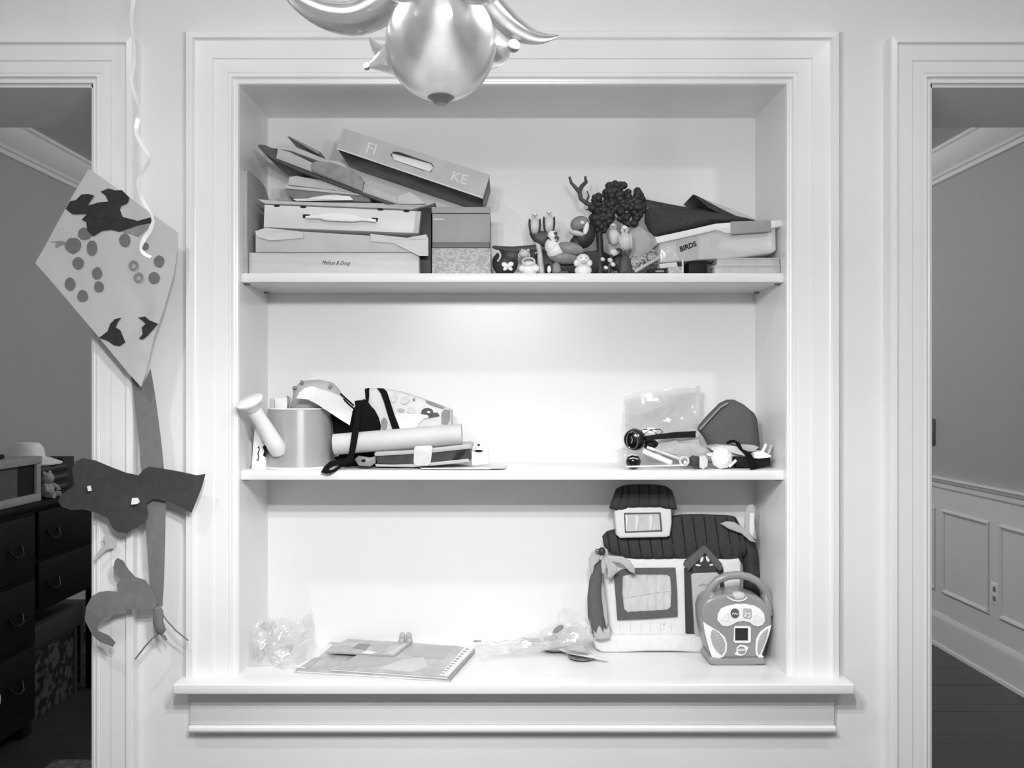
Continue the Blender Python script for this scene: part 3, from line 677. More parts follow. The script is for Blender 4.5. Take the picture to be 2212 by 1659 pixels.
put('content', B().px([(1510, 520), (1536, 508), (1532, 540), (1512, 556)], yc+.004, yc+.05), 'toy_mid', t)
put('content', B().pillow([(1545, 540), (1560, 515), (1620, 505), (1668, 508), (1668, 540), (1600, 550)], yc+.03, .02), 'toy_white', t)
# books under the container
for i, (a, b2, lab) in enumerate((((1546, 557, 1700, 571), .03, 'upper of the two thin pale books stacked at the right end of the top shelf'), ((1540, 574, 1702, 586), .026, 'lower of the two thin pale books stacked at the right end of the top shelf'))):
    x0, z1, x1, z0 = a; y = b2
    t = thing('thin_book', lab, 'book', (xpx(1620, y), .1, base_z(z0+6, y)), 'thin books on the top shelf')
    X0, X1, Z0, Z1 = xpx(x0, y), min(xpx(x1, y), NX1-.001), (S1 if i else zpx(573, .026)), zpx(z1, y)
    put('cover', B().box(X0, X1, y, .19, Z1-.0016, Z1, .0005), 'card_flap', t); put('cover', B().box(X0, X1, y, .19, Z0, Z0+.0016, .0005), 'card_flap', t)
    put('page_block', B().box(X0+.004, X1-.001, y+.003, .188, Z0+.0016, Z1-.0016), 'paper_mid', t)
# small dark things under the container
put('dark_box', B().px([(1488, 566), (1520, 562), (1528, 566), (1528, 600), (1488, 600)], .045, .12, S1, bev=.001), 'black', label='small black box under the tilted container, left of the thin books', cat='box')
put('dark_tin', B().px([(1526, 570), (1545, 574), (1545, 600), (1526, 600)], .05, .12, S1, bev=.002), 'toy_dark', label='dark tin squeezed between the black box and the thin books', cat='tin')
t = thing('marbled_block', 'small patterned block at the shelf edge under the container', 'block', (xpx(1465, .02), .03, S1)); y = .02
put('body', B().px([(1444, 577), (1476, 575), (1476, 600), (1444, 600)], y, .06, S1, bev=.001), 'mottle', t)
put('frame', B().tube([at(1474, 560, y), at(1475, 575, y), Vector((xpx(1475, y), y, S1+.002))], .002, 8), 'toy_pale', t)
put('pale_ruler', B().px([(1424, 570), (1462, 566), (1464, 576), (1426, 580)], .028, .06, bev=.0006), 'toy_pale', label='short pale ruler poking out under the tilted container', cat='ruler')
t = thing('dark_token', 'flat dark token with a pale worn mark lying at the shelf edge', 'token', (xpx(1422, .02), .03, S1)); y = .018
put('body', B().px([(1402, 581), (1438, 580), (1438, 600), (1402, 600)], y, .05, S1, bev=.002), 'black', t)
put('mark', B().px([(1416, 584), (1434, 583), (1435, 588), (1416, 588)], y-.0004, y), 'toy_mid', t)

# ------------------------------------------------------------------ MIDDLE SHELF, left
# watering can
wx, wy = xpx(648, .1), .098
t = thing('watering_can', 'grey enamel watering can with a white spout on the middle shelf', 'watering can', (wx, wy, S2))
R0, R1, H = .0765, .0705, zpx(884, .028)-S2
put('body', B().lathe([(0, .003), (R0, .003), (R0, .006), (R1, H-.003), (R1, H), (R1-.002, H), (R0-.003, .008), (0, .008)], (wx, wy, S2), 48), 'can_grey', t)
put('rim', B().tube([(wx+R1*math.cos(a), wy+R1*math.sin(a), S2+H) for a in [i*PI/24 for i in range(48)]], .0018, 8, True), 'enamel', t)
put('foot_rim', B().tube([(wx+R0*math.cos(a), wy+R0*math.sin(a), S2+.0022) for a in [i*PI/24 for i in range(48)]], .0022, 8, True), 'enamel', t)
sp = put('spout', B().tube([at(601, 978, .030), at(598, 966, .022), at(588, 950, .014), at(574, 925, .004), at(560, 903, -.006), at(548, 885, -.016), at(542, 875, -.02)], [.0150, .0195, .0185, .0165, .0155, .0155, .017], 18), 'enamel', t)
ax = Vector((-.27, -.46, .84)).normalized()
put('rose', B().lathe([(.016, -.018), (.024, -.004), (.0295, .000), (.030, .004), (.027, .0065), (0, .008)], at(540, 869, -.028), 30, ax), 'enamel', sp)
for r_, n_ in ((.007, 6), (.014, 11), (.021, 16)):
    Mx = ax.to_track_quat('Z', 'Y').to_matrix()
    for i in range(n_):
        a = 2*PI*i/n_; put('hole', B().ell(at(540, 869, -.028)+Mx @ Vector((r_*math.cos(a), r_*math.sin(a), .0075)), .0008, n=6), 'toy_pale', sp)
put('handle', B().tube([(wx+.02, wy+.068, S2+H-.002), (wx+.03, wy+.085, S2+.10), (wx+.03, wy+.09, S2+.06), (wx+.02, wy+.077, S2+.03)], .004, 8), 'enamel', t)
# white carton with a black figure
t = thing('white_carton', 'narrow white carton with black printed figures standing behind the spout', 'carton', (xpx(555, .06), .06, S2)); y = .045
put('body', B().px([(549, 930), (556, 915), (572, 912), (574, 1020), (543, 1020)], y, .10, S2, bev=.001), 'case_white', t)
put('print', B().tube([at(557, 967, y-.0004), at(559, 964, y-.0004), at(560, 972, y-.0004), at(557, 980, y-.0004), at(559, 986, y-.0004), at(557, 995, y-.0004), at(554, 993, y-.0004)], .0012, 6), 'black', t)
put('print', B().pillow([(567, 965), (574, 960), (577, 975), (574, 988), (568, 984), (571, 975)], y, .0012), 'black', t)
put('grey_card', B().px([(524, 930), (534, 935), (544, 960), (545, 1000), (540, 1020), (525, 1020)], .07, .12, S2, bev=.001), 'toy_grey', label='grey card leaning on the left side of the middle shelf behind the carton', cat='card')
# things in the can
def incan(name, px_, top, wpx, y, mat, label):
    k = mpp(y)
    return put(name, B().box(xpx(px_-wpx/2, y), xpx(px_+wpx/2, y), y-.004, y+.004, S2+.012, zpx(top, y), .001), mat, label=label, cat='toy')
incan('plastic_scoop', 607, 860, 28, .10, 'case_white', 'white plastic scoop standing in the watering can, leftmost')
incan('plastic_rake', 588, 861, 9, .088, 'toy_grey', 'grey strip of a toy rake standing at the left inside the watering can')
t = thing('sun_hat', 'grey cloth hat stuffed into the watering can behind the white visor', 'hat', (xpx(675, .1), .1, 1.33)); y = .105
put('crown', B().pillow([(634, 842), (646, 828), (660, 822), (690, 820), (718, 826), (730, 838), (738, 850), (745, 880), (640, 900), (628, 880), (634, 860)], y, .035), 'toy_grey', t)
put('tie', B().tube([at(621, 856, y-.01), at(625, 862, y-.02), at(624, 874, y-.02), at(622, 883, y-.015)], .0022, 8), 'toy_mid', t)
put('toggle', B().epx(636, 838, 4.5, 4.5, y-.028).epx(652, 826, 4, 5, y-.028).epx(714, 834, 4, 6, y-.03, 3, .5), 'toy_mid', t)
put('white_visor', B().cloth([(642, 860), (648, 848), (660, 838), (674, 834), (690, 840), (715, 847), (736, 855), (744, 864), (752, 880), (763, 892), (758, 918), (735, 905), (705, 886), (685, 873), (665, 863), (648, 861)], .038, .006, 20, 3, .0025, 4, lambda c: -.9*abs(c.x-xpx(690, .038))**2*3), 'case_white', label='white cap visor hanging out over the rim of the watering can', cat='hat')
# black bag with strap
t = thing('black_bag', 'black cloth bag slumped between the watering can and the printed bag, with a hanging strap', 'bag', (xpx(770, .09), .09, S2)); y = .115
put('body', B().pillow([(716, 890), (735, 895), (756, 908), (764, 886), (772, 870), (786, 862), (796, 866), (804, 876), (812, 884), (822, 902), (826, 920), (823, 945), (800, 990), (735, 990), (722, 940)], y, .045, S2), 'black_cloth', t)
put('lower_body', B().pillow([(722, 988), (760, 975), (860, 978), (860, 1000), (800, 1008), (735, 1008)], .105, .028, S2), 'black_cloth', t)
put('hat_cord', B().tube([at(736, 851, .07), at(748, 862, .06), at(764, 876, .055)], .002, 8).tube([at(742, 862, .06), at(752, 872, .052), at(766, 884, .05)], .002, 8), 'black_cloth', t)
L = [at(766, 866, .078), at(768, 885, .062), at(765, 910, .040), at(760, 935, .020), at(757, 955, .012), at(754, 975, .012), at(748, 990, .014), at(730, 993, .010), at(712, 997, .004), at(700, 1008, -.002), at(693, 1020, -.006), at(706, 1024, -.008)]
R = [at(780, 864, .078), at(779, 886, .062), at(777, 910, .040), at(774, 935, .020), at(771, 955, .012), at(767, 976, .012), at(760, 999, .014), at(738, 1004, .010), at(722, 1006, .004), at(710, 1013, -.002), at(706, 1016, -.006), at(714, 1016, -.008)]
put('strap', B().strip(L, R).solid(.0018), 'black_cloth', t)
put('strap_loop', B().strip([at(700, 1019, -.009), at(712, 1023, -.008), at(724, 1019, 0), at(738, 1009, .012), at(746, 1000, .02)], [at(706, 1013, -.009), at(716, 1016, -.008), at(722, 1013, 0), at(733, 1005, .012), at(742, 997, .02)]).solid(.0018), 'black_cloth', t)
# printed bag
t = thing('printed_bag', 'pale fabric bag printed with birds and leaves, with a black shoulder strap', 'bag', (xpx(895, .1), .12, 1.25)); y = .105
bagp = [(789, 842), (800, 838), (830, 839), (870, 846), (920, 862), (978, 884), (978, 935), (960, 990), (830, 990), (812, 940), (800, 900), (792, 870)]
put('body', B().pillow(bagp, y+.03, .035, S2+.01, exp=5), 'bag_fabric', t)
put('fold', B().cloth([(852, 895), (900, 893), (925, 897), (905, 915), (895, 932), (845, 935)], y-.008, .003, 30, 2, .001, 5), 'paper', t)
put('shoulder_strap', B().strip([at(814, 838, y-.004), at(822, 848, y-.010), at(830, 870, y-.012), at(838, 897, y-.012), at(848, 928, y-.012)], [at(829, 839, y-.004), at(836, 846, y-.010), at(843, 868, y-.012), at(852, 896, y-.012), at(864, 927, y-.012)]).solid(.0015), 'black_cloth', t)
put('corner_tab', B().px([(788, 840), (796, 838), (797, 855), (795, 870), (790, 866), (789, 850)], y-.006, y+.01), 'black_cloth', t)
def patch(par, pts, yy, mat, name='print', th=.0006):
    return put(name, B().px(pts, yy-th, yy), mat, par)
yy = y-.0075
def blob(cx, cy, rx, ry, tilt=0, n=14):
    return [(cx+rx*math.cos(a)*math.cos(tilt)-ry*math.sin(a)*math.sin(tilt), cy+rx*math.cos(a)*math.sin(tilt)+ry*math.sin(a)*math.cos(tilt)) for a in [2*PI*i/n for i in range(n)]]
patch(t, blob(852, 858, 5, 12, .2), yy, 'toy_pale', 'leaf_print'); patch(t, blob(875, 864, 11, 8, -.6), yy, 'toy_pale', 'leaf_print'); patch(t, blob(866, 886, 8, 4, .1), yy, 'toy_grey', 'leaf_print'); patch(t, blob(888, 886, 9, 7, .2), yy, 'toy_pale', 'leaf_print')
patch(t, blob(894, 863, 3, 3), yy, 'toy_mid', 'berry_print'); patch(t, [(918, 864), (935, 869), (962, 880), (955, 882), (935, 876), (922, 870)], yy+.003, 'toy_mid', 'branch_print')
bp_ = patch(t, blob(923, 890, 13, 9, 0), yy, 'toy_dark', 'bird_print'); patch(t, [(908, 893), (945, 891), (950, 898), (925, 903), (912, 900)], yy-.0004, 'toy_dark', 'bird_print'); patch(t, blob(926, 890, 3.5, 2.5), yy-.0008, 'toy_white', 'eye_print'); patch(t, blob(922, 901, 4, 2.5), yy-.0008, 'toy_white', 'eye_print')
patch(t, [(946, 900), (960, 884), (972, 886), (972, 905), (966, 917), (944, 917)], yy+.006, 'toy_mid', 'leaf_print')
patch(t, blob(830, 915, 7, 13, 0), yy, 'toy_mid', 'leaf_print')
# cardboard tube
t = thing('cardboard_tube', 'pale cardboard mailing tube lying across the middle shelf in front of the bags', 'tube', (xpx(860, .03), .04, 1.22))
p0, p1 = at(722, 960, .042), at(998, 938, .038); ra = .0232
put('body', B().lathe([(ra, 0), (ra, (p1-p0).length), (ra-.0025, (p1-p0).length), (ra-.0025, 0), (ra, 0)], p0, 32, p1-p0), 'kraft', t)
put('end_cap', B().lathe([(0, -.002), (ra-.0025, -.002), (ra-.0025, .002), (0, .002)], p1-(p1-p0).normalized()*.003, 32, p1-p0), 'card_flap', t)
put('end_cap', B().lathe([(0, -.002), (ra-.0025, -.002), (ra-.0025, .002), (0, .002)], p0+(p1-p0).normalized()*.003, 32, p1-p0), 'card_flap', t)
# grey organiser with a white latch
t = thing('pencil_case', 'grey plastic case with pale edges and a white clasp, lying under the cardboard tube', 'case', (xpx(915, .03), .06, 1.205)); y = .028
put('lid', B().px([(808, 980), (812, 976), (895, 972), (1012, 959), (1019, 962), (1019, 969), (935, 978), (890, 981), (820, 985), (810, 985)], y, .15, bev=.0012), 'toy_grey', t)
put('body', B().px([(812, 985), (890, 981), (1016, 969), (1016, 994), (905, 1003), (815, 1001)], y+.004, .148), 'toy_darker', t)
put('base', B().px([(810, 1003), (850, 1004), (905, 1002), (1012, 991), (1015, 998), (935, 1006), (890, 1009), (812, 1008)], y, .15, S2+.004, bev=.0012), 'toy_grey', t)
put('clasp', B().px([(894, 969), (898, 963), (930, 962), (935, 966), (930, 1002), (924, 1006), (897, 1006), (893, 1000)], y-.004, y+.001, bev=.0015), 'toy_pale', t)
put('divider', B().px([(987, 977), (1006, 972), (1002, 982), (984, 997), (976, 997)], y+.001, y+.006), 'black', t)
# papers on the shelf
for i, (pts, mt, lab) in enumerate((([(735, 1006), (760, 1000), (900, 1003), (905, 1012), (860, 1014), (800, 1012)], 'paper_mid', 'crumpled grey flyer under the left end of the pencil case'), ([(903, 1009), (985, 1003), (1062, 1012), (1058, 1016), (990, 1016), (910, 1013)], 'paper', 'white envelope lying flat at the shelf edge under the pencil case'), ([(985, 1010), (1095, 1006), (1090, 1012), (1055, 1013), (1000, 1016)], 'paper', 'white paper strip sticking out right of the pencil case, rightmost'))):
    y0 = .02+.006*i; zz = S2+.0012+.0012*i
    bb = B(); q = [at(p[0], p[1], y0) for p in pts]
    # lay the outline flat on the shelf: depth follows from the height in the picture
    fl = []
    for p in pts:
        d = (CZ-zz)*F/(p[1]-VY); fl.append(Vector(((p[0]-VX)*d/F, min(max(d-CD, .010), .15), zz)))
    bb.prism(fl, (0, 0, .0010)); put('loose_paper', bb, mt, label=lab, cat='paper', smooth=False)
t = thing('small_crab_toy', 'dark grey rubber toy lying in front of the black bag on the loose papers', 'toy', (xpx(785, .03), .03, S2)); y = .034
put('body', B().pillow([(766, 992), (775, 984), (800, 988), (812, 985), (812, 1000), (800, 1008), (775, 1006)], y, .008, S2), 'toy_mid', t)
put('eye', B().epx(785, 995, 5, 3.5, y-.008), 'black', t)
t = thing('white_figurine', 'small white figurine with dark markings standing right of the pencil case', 'figurine', (xpx(1038, .05), .05, S2)); y = .05
put('body', B().px([(1018, 975), (1054, 976), (1056, 1002), (1020, 1006)], y, .08, S2, bev=.002), 'case_white', t)
put('head', B().epx(1035, 972, 9, 11, y+.01), 'toy_white', t)
put('hair', B().epx(1034, 961, 3, 2, y+.002).epx(1034, 974, 9, 2.4, y-.003), 'black', t)

# ------------------------------------------------------------------ MIDDLE SHELF, right
t = thing('zip_bag', 'large clear plastic zip bag standing against the back of the middle shelf', 'bag', (xpx(1430, .17), .17, S2)); y = .165
put('film', B().cloth([(1347, 858), (1360, 850), (1440, 838), (1508, 834), (1512, 836), (1506, 930), (1500, 1000), (1345, 1000), (1343, 930)], y, .014, 16, 4, .0006, 7, zmin=S2), 'film_zip', t)
put('film', B().cloth([(1349, 862), (1440, 842), (1506, 838), (1500, 930), (1495, 1000), (1350, 1000)], y+.018, .012, 18, 4, .0006, 11, zmin=S2), 'film', t)
put('zip_strip', B().px([(1504, 834), (1513, 834), (1509, 910), (1503, 912)], y-.004, y-.001), 'toy_pale', t)
put('grey_pouch', B().pillow([(1506, 928), (1510, 918), (1530, 895), (1555, 870), (1570, 863), (1585, 863), (1605, 873), (1628, 892), (1634, 905), (1637, 930), (1640, 960), (1637, 975), (1560, 985), (1532, 967), (1520, 945)], .125, .033, S2+.003), 'felt', label='dark grey soft rounded pouch standing on its edge at the right of the middle shelf', cat='pouch')
bpy.data.objects['grey_pouch'].name = 'grey_pouch'
gp = bpy.data.objects['grey_pouch']
put('seam', B().tube([at(1512, 928, .098), at(1530, 908, .094), at(1556, 880, .094), at(1572, 871, .095)], .0022, 8), 'felt_edge', gp)
# toy headphones
t = thing('toy_headphones', 'black toy headphones with round ear cups and a flat band lying on the middle shelf', 'headphones', (xpx(1400, .05), .05, S2+.03)); y = .05
ec = put('ear_cup', B().lathe([(0, -.001), (.0165, 0), (.0225, .004), (.025, .012), (.022, .024), (0, .026)], at(1369, 950, .032), 28, (.35, 1, .0)), 'black_gloss', t)
put('ring', B().tube([at(1366, 951, .030)+Matrix.Rotation(-.34, 3, 'Z') @ Vector((.0125*math.cos(a), 0, .0195*math.sin(a))) for a in [i*PI/14 for i in range(28)]], .0011, 8, True), 'chrome', ec)
put('badge', B().tube([at(1364, 943, .028), at(1366, 950, .028), at(1364, 958, .028)], .0012, 6), 'toy_mid', ec)
put('ear_cup', B().ell(at(1405, 960, .07), (.018, .014, .012)), 'black', t)
put('band', B().strip([at(1390, 942, .045), at(1420, 938, .045), at(1460, 933, .05), at(1502, 931, .055)], [at(1390, 952, .045), at(1420, 949, .045), at(1460, 946, .05), at(1502, 945, .055)]).solid(.003), 'black', t)
put('wire', B().tube([at(1383, 930, .04), at(1395, 927, .04), at(1408, 930, .04), at(1420, 938, .042)], .0009, 6).tube([at(1392, 937, .04), at(1405, 928, .04), at(1425, 927, .042), at(1432, 933, .044), at(1425, 938, .046)], .0009, 6), 'black', t)
t = thing('glass_marble', 'dark shiny glass ball with light streaks, under the headphone cup', 'ball', (xpx(1368, .035), .035, S2)); y = .038
put('ball', B().ell((xpx(1368, y), y, S2+.0165), .0165, n=24), 'black_gloss', t)
put('streak', B().tube([at(1357, 985, y-.013), at(1366, 982, y-.017), at(1376, 984, y-.014)], .0016, 8).tube([at(1360, 991, y-.015), at(1368, 989, y-.0175), at(1378, 992, y-.013)], .0014, 8), 'toy_pale', t)
# clutter between
put('film_wrap', B().cloth([(1322, 990), (1330, 974), (1346, 966), (1360, 972), (1362, 1000), (1330, 1004)], .06, .012, 50, 3, .0006, 13, zmin=S2+.001), 'film_milky', label='loose piece of clear wrap left of the glass ball on the middle shelf', cat='plastic wrap')
put('crumpled_cloth', rough(B().pillow([(1392, 968), (1410, 962), (1430, 950), (1470, 946), (1510, 948), (1524, 960), (1540, 975), (1545, 990), (1520, 1004), (1480, 1004), (1440, 990), (1400, 985)], .085, .03, S2+.008), .011, 48), 'plush_leaf', label='crumpled pale grey cloth heaped behind the pens and headphones', cat='cloth')
def pen(name, a, b_, ya, yb, r, mat, label):
    t = thing(name, label, 'pen', (at(*a, ya)+at(*b_, yb))/2)
    p, q = at(*a, ya), at(*b_, yb); p.z = max(p.z, S2+r); q.z = max(q.z, S2+r)
    put('barrel', B().tube([p, p.lerp(q, .03), p.lerp(q, .97), q], [r*.6, r, r, r*.6], 12), mat, t)
    put('cap', B().tube([p.lerp(q, -.01), p.lerp(q, .22)], r*1.12, 12), 'case_white', t)
pen('marker_pen', (1390, 975), (1452, 1001), .045, .028, .006, 'case_white', 'thick white marker pen lying right of the glass ball')
pen('thin_pen', (1398, 966), (1470, 992), .06, .04, .0032, 'toy_pale', 'thin pale pen lying behind the thick white marker')
pen('lollipop_stick', (1354, 1008), (1478, 1005), .02, .024, .0018, 'case_white', 'long thin white stick along the front of the middle shelf')
t = thing('ring_toy', 'small pale ring with a bright stone lying on the middle shelf', 'ring', (xpx(1479, .035), .035, S2)); y = .034
put('band', B().tube([at(1478+9*math.cos(a), 996+9*math.sin(a), y) for a in [i*PI/10 for i in range(20)]], .0026, 8, True), 'toy_pale', t)
put('stone', B().epx(1480, 999, 4, 4, y-.004), 'enamel', t)
t = thing('toy_block', 'little two-tone toy block, dark left and pale right', 'toy', (xpx(1512, .03), .03, S2)); y = .032
put('dark_half', B().px([(1493, 990), (1500, 985), (1512, 987), (1514, 1012), (1500, 1010), (1495, 1004)], y, .055, S2, bev=.003), 'toy_darker', t)
put('pale_half', B().px([(1511, 986), (1524, 984), (1530, 994), (1529, 1008), (1520, 1014), (1511, 1010)], y-.002, .05, S2, bev=.003), 'toy_pale', t)
t = thing('round_night_light', 'round faceted white plastic knob light lying on the middle shelf', 'light', (xpx(1566, .03), .03, S2)); y = .03
put('dome', B().lathe([(.0235, .008), (.024, .0), (.019, -.009), (.011, -.015), (0, -.017)], Vector((xpx(1562, y), y+.008, S2+.0235)), 9, (0, 1, .05)), 'enamel', t, ang=10)
put('stem', B().tube([at(1575, 1008, y+.004), at(1584, 1000, y+.002), at(1590, 994, y+.002)], .0032, 8), 'enamel', t)
put('torn_paper', B().cloth([(1526, 980), (1545, 975), (1575, 975), (1612, 986), (1600, 990), (1570, 984), (1545, 990), (1528, 984)], .06, .006, 40, 2, .001, 9), 'paper', label='torn white paper behind the round knob light', cat='paper')
t = thing('dark_tray', 'low dark tray with a pale curled lid at the right end of the middle shelf', 'tray', (xpx(1625, .07), .08, S2)); y = .055
put('body', B().px([(1585, 985), (1610, 988), (1664, 988), (1664, 1006), (1640, 1012), (1590, 1008)], y, .16, S2, bev=.001), 'black', t)
put('lid', B().px([(1534, 968), (1560, 962), (1590, 964), (1612, 975), (1612, 986), (1580, 978), (1540, 974)], y-.01, .12, bev=.001), 'toy_pale', t)
put('lid', B().px([(1590, 960), (1630, 962), (1640, 966), (1630, 975), (1612, 976), (1600, 968)], y-.004, .12, bev=.001), 'toy_grey', t)
put('front_flap', B().px([(1628, 978), (1645, 974), (1667, 984), (1665, 988), (1640, 991), (1630, 990)], y-.012, .10, bev=.001), 'case_white', t)
t = thing('black_belt', 'black webbing strap draped over the tray at the right end of the middle shelf', 'strap', (xpx(1605, .04), .045, S2))
put('webbing', B().strip([at(1568, 956, .05), at(1576, 951, .044), at(1588, 955, .040), at(1596, 968, .036), at(1608, 980, .032), at(1614, 990, .026), at(1619, 1003, .020), at(1621, 1015, .016)], [at(1572, 962, .05), at(1580, 962, .044), at(1584, 968, .040), at(1592, 978, .036), at(1602, 990, .032)][:0] + [at(1572, 958, .05), at(1586, 950, .044), at(1598, 956, .040), at(1604, 970, .036), at(1620, 977, .032), at(1628, 990, .026), at(1636, 1000, .020), at(1638, 1012, .016)]).solid(.0025), 'black_cloth', t)
for i, (p, q) in enumerate((((1646, 978), (1655, 959)), ((1660, 980), (1667, 961)))):
    put('clothes_peg', B().tube([at(*p, .07), at(*q, .07)], .0034, 8), 'toy_white' if i == 0 else 'toy_grey', label=('white' if i == 0 else 'grey') + ' little peg sticking up from the tray at the right shelf end', cat='peg')

# ------------------------------------------------------------------ BOTTOM SHELF
def lay(pts, z, ymax=.215, ymin=-.06):
    out = []
    for p in pts:
        d = (CZ-z)*F/(p[1]-VY); yy = min(max(d-CD, ymin), ymax); out.append(Vector(((p[0]-VX)*(yy+CD)/F, yy, z)))
    return out
def flatbook(name, label, pts, z, th, mat, cat='book'):
    t = thing(name, label, cat, lay(pts, z)[0])
    P = lay(pts, z+th); low = [Vector((p.x, p.y, z)) for p in P]
    c = sum(low, Vector())/len(low)
    put('cover', B().prism([p+Vector((0, 0, th-.0012)) for p in low], (0, 0, .0012)), mat, t, smooth=False)
    put('cover', B().prism(low, (0, 0, .0012)), mat, t, smooth=False)
    put('page_block', B().prism([c+(p-c)*.985+Vector((0, 0, .0012)) for p in low], (0, 0, th-.0024)), 'paper', t, smooth=False)
    return t, P
bk1, P1 = flatbook('large_picture_book', 'large thin picture book lying flat, lower of the two on the bottom shelf', [(637, 1447), (714, 1381), (990, 1395), (1027, 1404), (972, 1467)], S0, .0065, 'book_print')
bk2, P2 = flatbook('cartoon_book', 'pale picture book with a printed margin strip, upper of two on the bottom shelf', [(712, 1444), (890, 1388), (1027, 1400), (968, 1462)], S0+.0068, .0055, 'book_cover')
mg, P3 = flatbook('comic_magazine', 'small busy patterned magazine lying on the back left of the picture books', [(706, 1408), (750, 1380), (888, 1388), (852, 1416)], S0+.0126, .003, 'book_print', 'magazine')
def on_top(par, pts, z, mat, name='print'):
    return put(name, B().prism(lay(pts, z), (0, 0, .0003)), mat, par, smooth=False)
zt = S0+.0124
on_top(bk2, [(950, 1458), (1005, 1397), (1024, 1400), (968, 1460)], zt, 'paper', 'margin_strip')
for i in range(11):
    f = i/10; x, yv = 955+(1006-955)*f, 1453-(1453-1401)*f
    on_top(bk2, [(x, yv), (x+7, yv+.6), (x+5, yv+2.6), (x-2, yv+2)], zt+.0003, 'toy_mid', 'letter_mark')
on_top(bk2, [(730, 1443), (775, 1412), (800, 1413), (835, 1432), (800, 1440)], zt, 'toy_grey', 'picture_print')
on_top(bk2, [(815, 1445), (870, 1425), (915, 1420), (925, 1440), (890, 1452)], zt, 'card_flap', 'picture_print')
on_top(bk2, [(890, 1418), (910, 1395), (980, 1398), (955, 1424)], zt, 'toy_grey', 'picture_print')
z1 = S0+.0066
on_top(bk1, [(628+14, 1442), (700, 1397), (716, 1390), (718, 1394), (660, 1443)], z1, 'paper', 'margin_strip')
on_top(bk1, [(650, 1440), (680, 1420), (692, 1422), (668, 1442)], z1+.0003, 'toy_grey', 'margin_picture')
on_top(bk1, [(676, 1446), (740, 1412), (762, 1414), (712, 1446)], z1, 'toy_grey', 'picture_print')
zm = S0+.0157
for pts, mt in (([(715, 1406), (735, 1394), (765, 1398), (750, 1410)], 'toy_grey'), ([(762, 1400), (775, 1390), (800, 1392), (790, 1404)], 'toy_mid'), ([(800, 1404), (812, 1394), (838, 1396), (825, 1410)], 'toy_grey'), ([(838, 1412), (870, 1390), (880, 1391), (850, 1413)], 'card_flap'), ([(780, 1410), (795, 1405), (815, 1409), (800, 1413)], 'paper')):
    on_top(mg, pts, zm, mt, 'picture_print')
t = thing('toy_shoe', 'tiny grey two-lobed toy standing behind the picture books', 'toy', (xpx(876, .19), .19, S0)); y = .19
put('lobe', B().epx(869, 1374, 6.5, 9, y, 6).epx(868, 1385, 7, 10, y, 7), 'toy_grey', t); put('lobe', B().epx(883, 1374, 6.5, 9, y, 6).epx(884, 1385, 7, 10, y, 7), 'toy_grey', t)

# clear bag, left
t = thing('plastic_bag', 'crumpled clear plastic bag in the left corner of the bottom shelf', 'plastic bag', (xpx(600, .08), .08, S0)); y = .06
bagL = [(528, 1440), (535, 1400), (548, 1360), (560, 1335), (585, 1334), (630, 1336), (655, 1345), (672, 1315), (678, 1350), (676, 1400), (660, 1430), (640, 1455), (600, 1452), (560, 1446)]
put('film', B().cloth(bagL, y, .03, 26, 4, .0006, 21, zmin=S0+.001), 'film_milky', t)
put('film', B().cloth([(530, 1430), (545, 1370), (575, 1345), (640, 1340), (676, 1325), (680, 1400), (655, 1425), (600, 1430)], y+.05, .03, 22, 4, .0006, 24, zmin=S0+.001), 'film', t)
put('film', B().cloth([(575, 1345), (595, 1338), (612, 1365), (620, 1400), (635, 1430), (645, 1455), (615, 1456), (590, 1440), (580, 1400)], y-.03, .02, 40, 3, .0006, 27, zmin=S0+.001), 'film_milky', t)
for i, pts in enumerate(([(560, 1352), (570, 1344), (585, 1350), (592, 1370), (585, 1376), (575, 1358)], [(556, 1400), (562, 1392), (574, 1410), (566, 1436), (556, 1440)], [(612, 1398), (630, 1390), (632, 1404), (616, 1412)])):
    put('content', B().pillow(pts, y+.012+.01*i, .008, S0), 'toy_grey', t)
# clear bag, right
t = thing('plastic_bag', 'flat clear plastic bag with odds and ends, lying in front of the plush house', 'plastic bag', (xpx(1150, .1), .1, S0))
def flatfilm(pts, z, amp, seed, mat):
    bb = B(); P = lay(pts, z, .2)
    vs_ = [bb.bm.verts.new(p) for p in P]
    for tri in tessellate_polygon([P]):
        try: bb.bm.faces.new([vs_[i] for i in tri])
        except ValueError: pass
    for _ in range(4): bmesh.ops.subdivide_edges(bb.bm, edges=bb.bm.edges[:], cuts=1, use_grid_fill=True)
    bmesh.ops.triangulate(bb.bm, faces=bb.bm.faces[:])
    for v in bb.bm.verts:
        q = v.co*30; q.z = seed; v.co.z = max(S0+.0008, v.co.z+amp*(noise.noise(q)+.35))
    return put('film', bb, mat, t)
flatfilm([(1022, 1388), (1130, 1382), (1240, 1380), (1285, 1384), (1285, 1392), (1160, 1410), (1040, 1425), (1030, 1404)], S0+.012, .016, 3, 'film_milky')
y = .125
put('film', B().cloth([(1120, 1400), (1150, 1368), (1190, 1345), (1215, 1312), (1258, 1325), (1275, 1340), (1282, 1385), (1230, 1392), (1180, 1400)], y, .022, 24, 4, .0006, 33, zmin=S0+.001), 'film_milky', t)
put('film', B().cloth([(1030, 1390), (1080, 1378), (1140, 1370), (1200, 1350), (1275, 1350), (1270, 1395), (1100, 1412)], y-.03, .02, 20, 4, .0006, 36, zmin=S0+.001), 'film', t)
put('content', B().epx(1206, 1359, 14, 6, y-.012, 4, -.6), 'toy_dark', t)
put('content', B().epx(1145, 1384, 24, 5, y-.012, 4, -.12).epx(1190, 1378, 16, 6, y-.01, 4, -.2), 'toy_grey', t)
